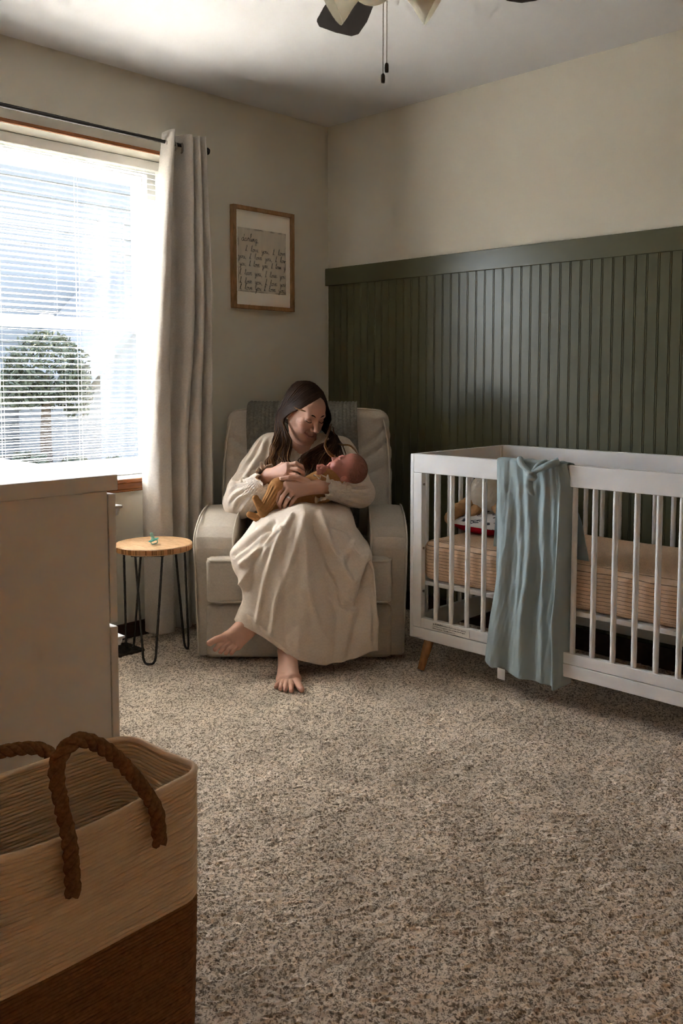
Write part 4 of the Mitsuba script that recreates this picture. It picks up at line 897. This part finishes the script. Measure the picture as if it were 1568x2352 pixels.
def spray(n, side, seed):
    rg = np.random.default_rng(seed)
    for i in range(n):
        g = rg.uniform(0, 1) if i % 3 else rg.uniform(.7, 1); o = rg.normal(size=3); d = rg.uniform(0, 1); k = 1.05 + .05 * d; br = rg.uniform(0, 1)
        f0 = -.095 + .165 * g
        root = P_(.022 + .004 * o[0], f0, .115, k)
        if side < 0:
            a1 = P_(-.026, -.085 + .155 * g, .085, k + .01); a2 = P_(-.062, -.075 + .132 * g, .045, k + .015)
            a3 = H(-.084 - .005 * d, -.060 + .072 * g ** 1.3, -.010); a4 = H(-.089 - .006 * d, -.062 + .062 * g ** 1.3, -.062)
            x1 = -.126 + .066 * g ** 1.4; w1 = math.sin(8 * g + 2 * d)
            c1 = np.array([x1 + .004, .278 - .030 * g, .868]) + o * .005
            c2 = np.array([x1 - .012 + .010 * w1, .232 - .030 * g, .818]) + o * .006
            c3 = np.array([x1 - .014 - .016 * w1 + .02 * g, .200 - .025 * g, .782]) + o * .007
            c4 = np.array([x1 - .030 + .014 * w1 + .055 * g, .182 - .015 * g, .752 - .012 * d + .012 * g]) + o * .009
            c5 = np.array([x1 - .042 + .022 * w1 + .07 * g, .172 - .01 * g, .728 - .018 * d + .016 * g]) + o * .010
        else:
            a1 = P_(.050, -.085 + .155 * g, .085, k + .04 * g); a2 = P_(.074, -.075 + .133 * g, .045, k + .02 + .16 * g)
            a3 = H(.086 + .022 * g + .004 * d, -.060 + .112 * g, -.005); a4 = H(.090 + .026 * g + .004 * d, -.062 + .112 * g, -.060)
            w1 = math.sin(7 * g + 3 * d)
            c1 = np.array([.128 - .006 * g + .010 * d, .325 - .060 * g, .880]) + o * .006
            c2 = np.array([.098 + .075 * (1 - g) * d + .006 * w1, .285 - .060 * g, .832]) + o * .008
            c3 = np.array([.070 + .115 * (1 - g) * d - .010 * w1, .245 - .045 * g, .796]) + o * .010
            c4 = np.array([.058 + .13 * (1 - g) * d + .012 * w1, .222 - .03 * g, .768]) + o * .012
            c5 = np.array([.050 + .14 * (1 - g) * d + .018 * w1, .212 - .03 * g, .742 - .012 * d]) + o * .013
        if side > 0 and i % 5 < 2:
            c2, c3, c4, c5 = c2 + np.array([-.035, -.006, .004]), c3 + np.array([-.055, -.008, .012]), c4 + np.array([-.062, .004, .010]), c5 + np.array([-.070, .012, .014])
        lt = br ** 2.2 * (1 if side < 0 else .55)
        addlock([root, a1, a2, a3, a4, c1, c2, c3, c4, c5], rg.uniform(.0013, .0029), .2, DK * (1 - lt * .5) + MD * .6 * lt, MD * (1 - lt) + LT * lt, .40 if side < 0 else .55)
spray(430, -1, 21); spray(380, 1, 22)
for pts, nn in (([(-.118, .255, .905), (-.128, .225, .868), (-.122, .200, .832), (-.140, .186, .795), (-.128, .176, .758), (-.160, .165, .728)], 9), ([(-.108, .250, .895), (-.112, .222, .850), (-.136, .200, .815), (-.126, .185, .775), (-.168, .17, .742)], 8),
               ([(-.100, .245, .93), (-.118, .230, .880), (-.134, .215, .845), (-.130, .198, .812)], 6), ([(.118, .262, .940), (.100, .225, .895), (.092, .205, .855), (.112, .192, .822), (.145, .190, .802)], 6), ([(.125, .30, .93), (.145, .27, .86), (.20, .26, .85), (.238, .25, .81)], 3)):
    for j in range(nn):
        o = rg.normal(size=3) * .0045
        addlock([np.asarray(p) + o for p in pts], rg.uniform(.0014, .0026), .2, MD, LT * rg.uniform(.6, 1.15), .15)
for j in range(7):
    o = rg.normal(size=3) * .0018
    addlock([P_(-.078, .018, .026, 1.15) + o, P_(-.070, .046, .027, 1.15) + o, P_(-.054, .066, .032, 1.13) + o, P_(-.028, .078, .050, 1.10) + o], rg.uniform(.0014, .0022), .3, LT * .8, MD, .25)
capc = np.tile(DK, (len(q), 1))
hairm = cat(cap, *hs)
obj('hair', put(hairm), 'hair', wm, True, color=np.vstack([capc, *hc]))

# ------------------------------------------------------------------ her dress
def crinkle(p, n, uv):
    return fbm(p.x * 55, p.y * 55, p.z * 22, 3) + .5 * fbm(p.x * 300, p.y * 300, p.z * 300, 2)
mat('cream_linen', {'type': 'twosided', 'bsdf': {'type': 'bumpmap', 'arbitrary': proc(crinkle), 'scale': .0055, 'bsdf': {'type': 'diffuse', 'reflectance': linen_col((.60, .515, .425), (.69, .60, .51))}}})
fd = Field((-.40, .04, .50), (.36, .56, .93), .0042)
fd.ell((-.005, .395, .735), (.170, .122, .165), .02); fd.ell((-.005, .36, .60), (.185, .165, .11), .05)
fd.cone((-.128, .395, .838), (.132, .395, .824), .060, None, .05); fd.cone((-.075, .30, .76), (.08, .30, .75), .060, None, .05)
def lerp(a, b, t):
    return a + (b - a) * t
fd.chain([SR, lerp(SR, ER, .45), lerp(SR, ER, .85), ER + (-.006, -.005, -.006), lerp(ER, WR, .22), lerp(ER, WR, .50)], [.060, .067, .073, .068, .066, .050], .02)
fd.chain([SL, lerp(SL, EL, .5), EL + (.004, 0, -.004), lerp(EL, WL, .20), lerp(EL, WL, .42)], [.058, .060, .060, .060, .051], .02)
fd.cone((-.018, .305, .90), (.0, .262, .765), .062, .018, .008, '-')       # the open neckline
fd.cone(NECK0 + (0, -.02, .0), NECK1, .064, .06, .01, '-')
dress = fd.mesh(3)
def sleeve_folds(m, a, b, n, amp, lo_=0.0, hi_=1.0):
    """gathers that run along the limb from a to b"""
    ab = b - a; t = ((m.vertices - a) @ ab) / (ab @ ab); d = m.vertices - a - t[:, None] * ab
    e1 = np.cross(ab, [0, 0, 1.0]); e1 /= np.linalg.norm(e1); e2 = np.cross(ab / np.linalg.norm(ab), e1)
    th = np.arctan2(d @ e2, d @ e1); w = np.clip((t - lo_) / .15, 0, 1) * np.clip((hi_ - t) / .15, 0, 1) * (np.linalg.norm(d, axis=1) < .10)
    m.vertices += m.vertex_normals * (amp * w * np.sin(n * th + 5 * meshkit.fbm(np.stack([th * 2, t * 3, t * 0], 1), 2)))[:, None]
sleeve_folds(dress, ER, WR, 13, .0058, .05, .62); sleeve_folds(dress, EL, WL, 13, .0050, .0, .55)
sleeve_folds(dress, SR, ER, 9, .0068, -.1, 1.0); sleeve_folds(dress, SL, EL, 9, .006, -.1, .9)
x = dress.vertices
w = np.exp(-((x[:, 0] - .0) / .11) ** 2) * (x[:, 1] < .36) * np.clip((x[:, 2] - .66) / .05, 0, 1)
dress.vertices += dress.vertex_normals * (.0028 * w * np.sin(x[:, 0] * 420 + 3 * np.sin(x[:, 2] * 90)) * np.sin(x[:, 2] * 300))[:, None]
drs = obj('dress', put(dress), 'cream_linen', wm, True)
# smocked cuffs with frilled ends
def cuff(a, b, r0, r1, n=150, mz=70, seed=0):
    ab = b - a; Ln = np.linalg.norm(ab); d = ab / Ln; e1 = np.cross(d, [0, 0, 1.0]); e1 /= np.linalg.norm(e1); e2 = np.cross(d, e1)
    th = np.linspace(0, 2 * PI, n, endpoint=False)[None]; t = np.linspace(0, 1, mz)[:, None]
    R = r0 + (r1 - r0) * t + .0035 * np.sin(PI * np.clip((t - .02) * 5, 0, 5)) ** 2 * (t < .80)
    R = R + .0024 * np.sin(30 * th + 1.1 * np.sin(t * 17 + seed) + 2 * np.floor(t * 7)) * np.clip(1.1 - t, .2, 1)
    fl = np.clip((t - .82) / .18, 0, 1)
    R = R + fl * (.016 + .010 * np.sin(9 * th + seed) + .006 * np.sin(14 * th + 1.3))
    s = t * Ln + fl * .006 * np.sin(9 * th + 1.2 + seed)
    P = a + s[..., None] * d + R[..., None] * (np.cos(th)[..., None] * e1 + np.sin(th)[..., None] * e2)
    return sheet(P, .0022, close_u=True)
obj('cuff', put(cuff(lerp(ER, WR, .44), lerp(ER, WR, .97), .050, .036, seed=1)), 'cream_linen', drs, True)
obj('cuff', put(cuff(lerp(EL, WL, .36), lerp(EL, WL, .93), .051, .037, seed=2)), 'cream_linen', drs, True)
# the skirt: closed loops from the waist over the lap and knees to the hem
ROW = [  # left x, left z, right x, right z, middle z lift, front y, back y, side y
    (-.150, .640, .165, .630, .010, .200, .46, .30), (-.165, .612, .188, .598, .030, .06, .46, .22), (-.178, .585, .205, .572, .052, -.045, .46, .14), (-.206, .545, .222, .525, .050, -.105, .46, .07), (-.245, .490, .252, .485, .045, -.132, .44, .02),
    (-.280, .447, .276, .450, .006, -.150, .35, -.02), (-.274, .398, .288, .420, -.012, -.165, .02, -.050), (-.236, .340, .293, .360, -.03, -.176, -.050, -.085), (-.226, .288, .297, .290, -.05, -.186, -.055, -.105), (-.244, .238, .301, .205, -.06, -.194, -.055, -.115), (-.258, .205, .305, .080, -.082, -.200, -.055, -.120)]
RW = np.array(ROW); tr = np.array([0, .09, .18, .28, .37, .45, .53, .63, .74, .87, 1.0]); nvS, nuS = 190, 290
from scipy.interpolate import PchipInterpolator as PCH
W = PCH(tr, RW, axis=0)(np.linspace(0, 1, nvS))
ph = np.linspace(0, 2 * PI, nuS, endpoint=False)[None]
xc, hw_ = ((W[:, 0] + W[:, 2]) / 2)[:, None], ((W[:, 2] - W[:, 0]) / 2)[:, None]
cx = -np.cos(ph); sy = np.sin(ph)                     # front half: sin > 0
X = xc + hw_ * np.sign(cx) * np.abs(cx) ** .9
ux = (X - W[:, 0:1]) / (W[:, 2:3] - W[:, 0:1])
edge = W[:, 7:8]
Yq = edge + np.where(sy > 0, (W[:, 5:6] - edge), (W[:, 6:7] - edge)) * np.abs(sy) ** .75
Zb = W[:, 1:2] + ux * (W[:, 3:4] - W[:, 1:2])
vv = np.linspace(0, 1, nvS)[:, None]
hem = np.interp(ux, [0, .08, .24, .42, .64, .80, 1.0], [0, -.006, -.030, -.078, -.085, -.052, 0.0])
kx = np.exp(-((X - .0) / .10) ** 2)
sm_ = lambda a, b, t: np.clip((t - a) / (b - a), 0, 1) ** 2 * (3 - 2 * np.clip((t - a) / (b - a), 0, 1))
Zq = Zb + (1 - sm_(.40, .56, vv)) * W[:, 4:5] * (.35 + .65 * kx) * np.sin(PI * np.clip(ux, .0, 1)) ** .8 * np.where(sy > -.2, 1, .4) + np.clip((vv - .45) / .55, 0, 1) ** 1.3 * hem
Yq += sm_(-.1, .5, sy) * (.045 * np.clip((X - .05) / .22, 0, 1) * sm_(.3, .5, vv) - .02 * np.exp(-((X + .02) / .07) ** 2) * sm_(.2, .4, vv) * (1 - sm_(.6, .85, vv)))
S = np.stack([X, Yq, Zq], -1)
def crease(S, line, amp, wd):
    line = np.asarray(line, float); best = np.full(S.shape[:2], 9.0)
    for a, b in zip(line[:-1], line[1:]):
        P2 = S[..., [0, 2]] - a; ab = b - a; t = np.clip((P2 @ ab) / (ab @ ab), 0, 1)
        best = np.minimum(best, np.linalg.norm(P2 - t[..., None] * ab, axis=-1))
    return amp * np.exp(-(best / wd) ** 2)
front = np.clip(sy * 3, 0, 1)
D = np.zeros(S.shape[:2])
for ln, am, wd in (([(-.03, .60), (-.09, .50), (-.135, .36), (-.165, .20)], .010, .010), ([(.02, .605), (-.03, .45), (-.09, .28), (-.11, .16)], .006, .008), ([(.01, .61), (.03, .48), (.02, .30), (.0, .10)], .010, .022), ([(.06, .60), (.09, .50), (.14, .38), (.17, .27), (.22, .26), (.25, .34), (.275, .42)], -.016, .014),
                   ([(.07, .60), (.11, .51), (.17, .40), (.205, .35), (.24, .40), (.255, .45)], .016, .016), ([(.05, .58), (.10, .42), (.15, .22), (.13, .05)], -.014, .020), ([(.28, .42), (.24, .25), (.19, .06)], -.014, .018), ([(.26, .30), (.27, .12)], .012, .016), ([(-.07, .56), (-.16, .48), (-.23, .42)], .010, .010),
                   ([(-.10, .58), (-.20, .50), (-.26, .45)], -.008, .008), ([(-.12, .55), (-.18, .42), (-.21, .32)], -.010, .012), ([(-.05, .5), (-.06, .30), (-.05, .12)], -.007, .018), ([(.21, .50), (.16, .44), (.14, .40)], .009, .012), ([(.20, .47), (.24, .43), (.28, .43)], .010, .012), ([(.12, .57), (.19, .54), (.215, .51)], -.010, .010), ([(-.20, .24), (-.12, .17), (-.02, .085)], .004, .008)):
    D += 1.45 * crease(S, ln, am, wd)
g1 = np.arctan2(S[..., 0], .66 - S[..., 2])
g2 = g1 * 9 + 3.2 * meshkit.fbm(np.stack([g1 * 2.5, S[..., 2] * 2.5, 0 * g1], -1), 2)
D += .011 * (1 - 2 * np.abs(np.sin(g2)) ** .7) * np.clip((vv - .2) * 2.2, 0, 1) * (.35 + .65 * sm_(.35, .65, meshkit.fbm(np.stack([g1 * 3, S[..., 2] * 4, 0 * g1 + 7], -1), 2)))
D += .013 * (meshkit.fbm(np.stack([S[..., 0] * 16, S[..., 1] * 10, S[..., 2] * 9], -1), 4) - .5) + .007 * (np.abs(meshkit.fbm(S * 38, 3) - .5) - .1)
du = np.roll(S, -1, 1) - np.roll(S, 1, 1); nS = np.cross(np.gradient(S, axis=0), du); nS /= np.linalg.norm(nS, axis=2, keepdims=True) + 1e-12
if (nS[119, nuS // 4] @ np.array([0, -1, 0])) < 0: nS = -nS
S += nS * (D * np.where(sy > 0, 1, .4))[..., None]
obj('skirt', put(sheet(S, .0022, close_u=True)), 'cream_linen', drs, True)
# rings on her hand
rc = lerp(np.array(FL_[2][0][0]), np.array(FL_[2][0][1]), .72); rdir = np.array(FL_[2][0][1]) - np.array(FL_[2][0][0])
rk = obj('ring', put(torus(rc, .0092, .0013, rdir)), 'chrome', wm, True, label='silver ring')
m = trimesh.creation.icosphere(2); m.apply_scale(.0030); m.apply_translation(rc + np.array([.001, -.0105, .003])); obj('stone', put(m), 'chrome', rk, True)
obj('ring', put(torus(rc + rdir * .10, .0092, .0010, rdir)), 'chrome', wm, True, label='silver ring')

# ------------------------------------------------------------------ the baby
FbV = np.array([-.46, -.06, .885]); FbV /= np.linalg.norm(FbV); AbV = np.array([.10, -.99, .0]); AbV -= FbV * (AbV @ FbV); AbV /= np.linalg.norm(AbV); UbV = np.cross(AbV, FbV)
if UbV[0] < 0: UbV = -UbV
BB = np.stack([AbV, FbV, UbV], 1); BC = np.array([.196, .125, .772])
def N(a, f, u):
    return BC + BB @ np.array([a, f, u])
fd = Field((.02, .03, .64), (.30, .23, .88), .0016)
fd.ell(N(0, -.010, .012), (.050, .064, .057), .004, BB); fd.ell(N(0, .020, -.036), (.040, .040, .042), .022, BB)
for s in (-1, 1):
    fd.ell(N(s * .022, .040, -.046), (.020, .018, .020), .012, BB)
    fd.ell(N(s * .017, .056, -.018), (.010, .0065, .0055), .003, BB)
    fd.cone(N(s * .010, .066, -.024), N(s * .025, .060, -.024), .0022, None, .003, '-')
    fd.ell(N(s * .0470, -.020, -.046), (.0060, .0105, .0150), .003, BB); fd.ell(N(s * .0545, -.017, -.045), (.0045, .0055, .0085), .0025, BB, '-')
fd.cone(N(-.015, .054, -.006), N(.015, .054, -.006), .007, None, .010)
fd.chain([N(0, .056, -.020), N(0, .0605, -.034), N(0, .0665, -.0445)], [.0045, .0050, .0066], .005)
for s in (-1, 1): fd.ell(N(s * .0065, .061, -.047), (.0042, .005, .004), .003, BB)
fd.cone(N(-.009, .0555, -.0600), N(.009, .0555, -.0600), .0044, None, .005); fd.cone(N(-.007, .0535, -.0670), N(.007, .0535, -.0670), .0046, None, .004)
fd.cone(N(-.012, .060, -.0635), N(.012, .060, -.0635), .0014, None, .0015, '-'); fd.cone(N(-.005, .044, -.080), N(.005, .044, -.080), .0105, None, .010)
fd.cone(N(0, -.012, -.045), (.135, .135, .728), .032, .034, .012)
# the fist beside the chin
fc = np.array([.078, .082, .770])
fd.cone((.112, .100, .742), fc + (.008, .004, -.006), .017, .019, .005)
for j in range(4):
    k0 = fc + np.array([.006, -.008, .0165 - .0100 * j]); k1 = fc + np.array([-.013 + .0015 * abs(j - 1), -.012, .0155 - .0100 * j]); k2 = fc + np.array([-.012, -.022, .0145 - .0095 * j]); k3 = fc + np.array([.002, -.022, .0135 - .0090 * j])
    fd.chain([k0, k1, k2, k3], [.0066, .0064, .0058, .0052], .0012)
fd.chain([fc + np.array([.018, -.008, .010]), fc + np.array([.012, -.020, .012]), fc + np.array([.002, -.029, .006])], [.0075, .0066, .0056], .0012)
bb = fd.mesh(3); V = bb.vertices
bc = np.tile([.40, .155, .118], (len(V), 1)) * (.92 + .16 * meshkit.fbm(V * 80, 2)[:, None])
lv = (V - BC) @ BB
hw2 = np.clip((.030 - lv[:, 1] + .9 * (lv[:, 2] - .005)) / .035, 0, 1)[:, None] * np.clip((lv[:, 2] + .035) / .02, 0, 1)[:, None] * (np.linalg.norm(lv, axis=1) < .09)[:, None]
bc = bc * (1 - .6 * hw2) + np.array([.15, .065, .045]) * .6 * hw2
ew = near(V, np.vstack([seg(N(s * .009, .0635, -.0235), N(s * .026, .058, -.0235), 8) for s in (-1, 1)]), .0022)
bc = bc * (1 - .8 * ew) + np.array([.09, .035, .03]) * .8 * ew
lw = near(V, seg(N(-.009, .059, -.0635), N(.009, .059, -.0635)), .005) * .6
bc = bc * (1 - lw) + np.array([.40, .11, .09]) * lw
by = thing('person', 'newborn baby in a ribbed mustard romper asleep in the arms of the woman', 'person')
obj('body', put(bb), 'skin', by, True, color=np.clip(bc, 0, 1))
diffuse('baby_hair', (.13, .060, .042))
rg = np.random.default_rng(5); strands = []
EB, RB = np.array([0, -.010, .012]), np.array([.050, .064, .057])
while len(strands) < 1500:
    d = rg.normal(size=3); d /= np.linalg.norm(d); p = EB + d * RB * 1.0
    if p[2] < -.035 or (.026 - p[1] + .8 * p[2]) < rg.uniform(0, .05): continue
    sd = np.array([0, -.9, -.25]) + rg.normal(size=3) * .35; sd -= d * (sd @ d); sd /= np.linalg.norm(sd); ln = rg.uniform(.008, .014)
    pts = [EB + (lambda e: e / np.linalg.norm(e / RB))(p + sd * t * ln - EB) * (1.0 + .008 * t) for t in np.linspace(0, 1, 4)]
    strands.append(tube([BC + BB @ x_ for x_ in pts], [.00035, .00035, .0003, .0001], 3, caps=False))
obj('hair', put(cat(*strands)), 'baby_hair', by, True, label='sparse dark downy hair')
def ribs(p, n, uv):
    return dr.sin(uv.x * 2 * PI)
mat('mustard_rib', {'type': 'twosided', 'bsdf': {'type': 'bumpmap', 'arbitrary': proc(lambda p, n, uv: fbm(p.x * 240, p.y * 240, p.z * 240, 2)), 'scale': .0018, 'bsdf': {'type': 'diffuse', 'reflectance': linen_col((.29, .140, .052), (.38, .195, .080))}}})
fd = Field((-.24, -.02, .54), (.20, .24, .78), .0028)
fd.chain([(.138, .150, .712), (.075, .140, .690), (.015, .125, .664)], [.056, .064, .066], .02)
fd.chain([(.145, .118, .722), (.112, .098, .740), (.092, .090, .757)], [.030, .025, .021], .012)
KA, AA = np.array([-.092, .045, .700]), np.array([-.150, .028, .606])
fd.chain([(.0, .10, .664), KA, AA], [.050, .037, .027], .015)
fd.chain([AA + (0, .002, .004), (-.142, .018, .588), (-.160, .012, .616), (-.182, .006, .662)], [.023, .019, .0175, .0138], .006)
KB, AB = np.array([-.040, .065, .655]), np.array([-.135, .052, .582])
fd.chain([(.01, .12, .64), KB, AB], [.047, .036, .026], .012)
fd.chain([AB + (0, 0, 0), (-.140, .038, .570), (-.172, .030, .576), (-.208, .024, .593)], [.023, .019, .017, .0135], .006)
rm = fd.mesh(3)
def limb_ribs(m, a, b, n, amp, r):
    ab = b - a; t = ((m.vertices - a) @ ab) / (ab @ ab); d = m.vertices - a - t[:, None] * ab
    e1 = np.cross(ab, [0, 0, 1.0]); e1 /= np.linalg.norm(e1); e2 = np.cross(ab / np.linalg.norm(ab), e1)
    w = (np.linalg.norm(d, axis=1) < r) * np.clip(t / .1, 0, 1) * np.clip((1.02 - t) / .1, 0, 1)
    m.vertices += m.vertex_normals * (amp * w * np.sin(n * np.arctan2(d @ e2, d @ e1)))[:, None]
limb_ribs(rm, KA, AA, 16, .0016, .045); limb_ribs(rm, KB, AB, 16, .0014, .04)
obj('romper', put(rm), 'mustard_rib', by, True, label='ribbed mustard footed romper')

# ------------------------------------------------------------------ plush toy and red cushion in the crib
diffuse('red_cloth', (.32, .012, .022))
def zebra(p, n, uv):
    f = fbm(p.x * 26 + 3, p.y * 60, p.z * 60, 3)
    return mix((.58, .56, .54), (.05, .05, .06), smoothstep(.56, .60, f) * smoothstep(.70, .66, f))
diffuse('printed_cotton', proc(zebra))
rc_ = thing('cushion', 'small red backed cushion with black and white print on the crib mattress', 'cushion')
cmid = np.array([1.275, -.335])
def half(z0, z1, up):
    n = 60; a = np.linspace(-1, 1, n); A_, B_ = np.meshgrid(a, a)
    w = np.clip((1 - np.abs(A_) ** 3.0), 0, 1) ** .6 * np.clip((1 - np.abs(B_) ** 3.0), 0, 1) ** .6
    x_ = A_ * (1 - .06 * B_ ** 2) * .150; y_ = B_ * (1 - .06 * A_ ** 2) * .115
    z_ = z0 + (z1 - z0) * w + .005 * (meshkit.fbm(np.stack([x_ * 25, y_ * 25, 0 * x_], -1), 3) - .5) * w
    P_ = np.stack([cmid[0] + x_ * .96 + y_ * .25, cmid[1] + y_ * .97 - x_ * .25, z_ + .12 * (x_) * .25], -1)
    return sheet(P_ if up else P_[:, ::-1], .001)
obj('top_cover', half(.545, .588, True), 'printed_cotton', rc_, True, label='white cover with black print')
obj('bottom_cover', half(.5449, .506, False), 'red_cloth', rc_, True, label='red underside')
pl = thing('plush_toy', 'cream plush toy with tan legs leaning on the printed cushion in the crib', 'plush toy')
PX, PY = 1.236, -.365
fd = Field((PX - .20, PY - .16, .50), (PX + .22, PY + .20, .80), .0042)
fd.ell((PX + .010, PY + .03, .672), (.062, .060, .074), .01); fd.ell((PX + .058, PY + .03, .655), (.045, .045, .050), .03)
m = fd.mesh(2); m.vertices += m.vertex_normals * (.0045 * (meshkit.noise(m.vertices * 230) - .35))[:, None]
mat('plush_cream', {'type': 'twosided', 'bsdf': {'type': 'diffuse', 'reflectance': rgb(.56, .50, .41)}}); mat('plush_tan', {'type': 'twosided', 'bsdf': {'type': 'diffuse', 'reflectance': rgb(.46, .27, .13)}})
obj('body', m, 'plush_cream', pl, True)
for pts, rs in (([(PX - .045, PY + .01, .635), (PX - .085, PY - .02, .595), (PX - .112, PY - .035, .560)], (.024, .026, .028)), ([(PX - .005, PY + .0, .61), (PX - .012, PY - .01, .592), (PX - .010, PY - .02, .582)], (.020, .022, .022)), ([(PX + .065, PY + .02, .63), (PX + .10, PY + .01, .612), (PX + .12, PY + .0, .610)], (.022, .024, .024))):
    f2 = Field(np.min(pts, 0) - .045, np.max(pts, 0) + .045, .0038); f2.chain([np.array(p) for p in pts], list(rs), .01); m = f2.mesh(2)
    m.vertices += m.vertex_normals * (.005 * (meshkit.noise(m.vertices * 200) - .35))[:, None]
    obj('leg', m, 'plush_tan', pl, True, label='fuzzy tan leg')
f2 = Field((PX + .02, PY - .05, .64), (PX + .15, PY + .1, .78), .004); f2.ell((PX + .088, PY + .03, .705), (.020, .012, .024), .01); obj('ear', f2.mesh(2), 'plush_cream', pl, True)
obj('tag', rbox(PX - .060, PX - .046, PY + .01, PY + .012, .705, .735, .0008), 'care_white', pl, label='small white tag')
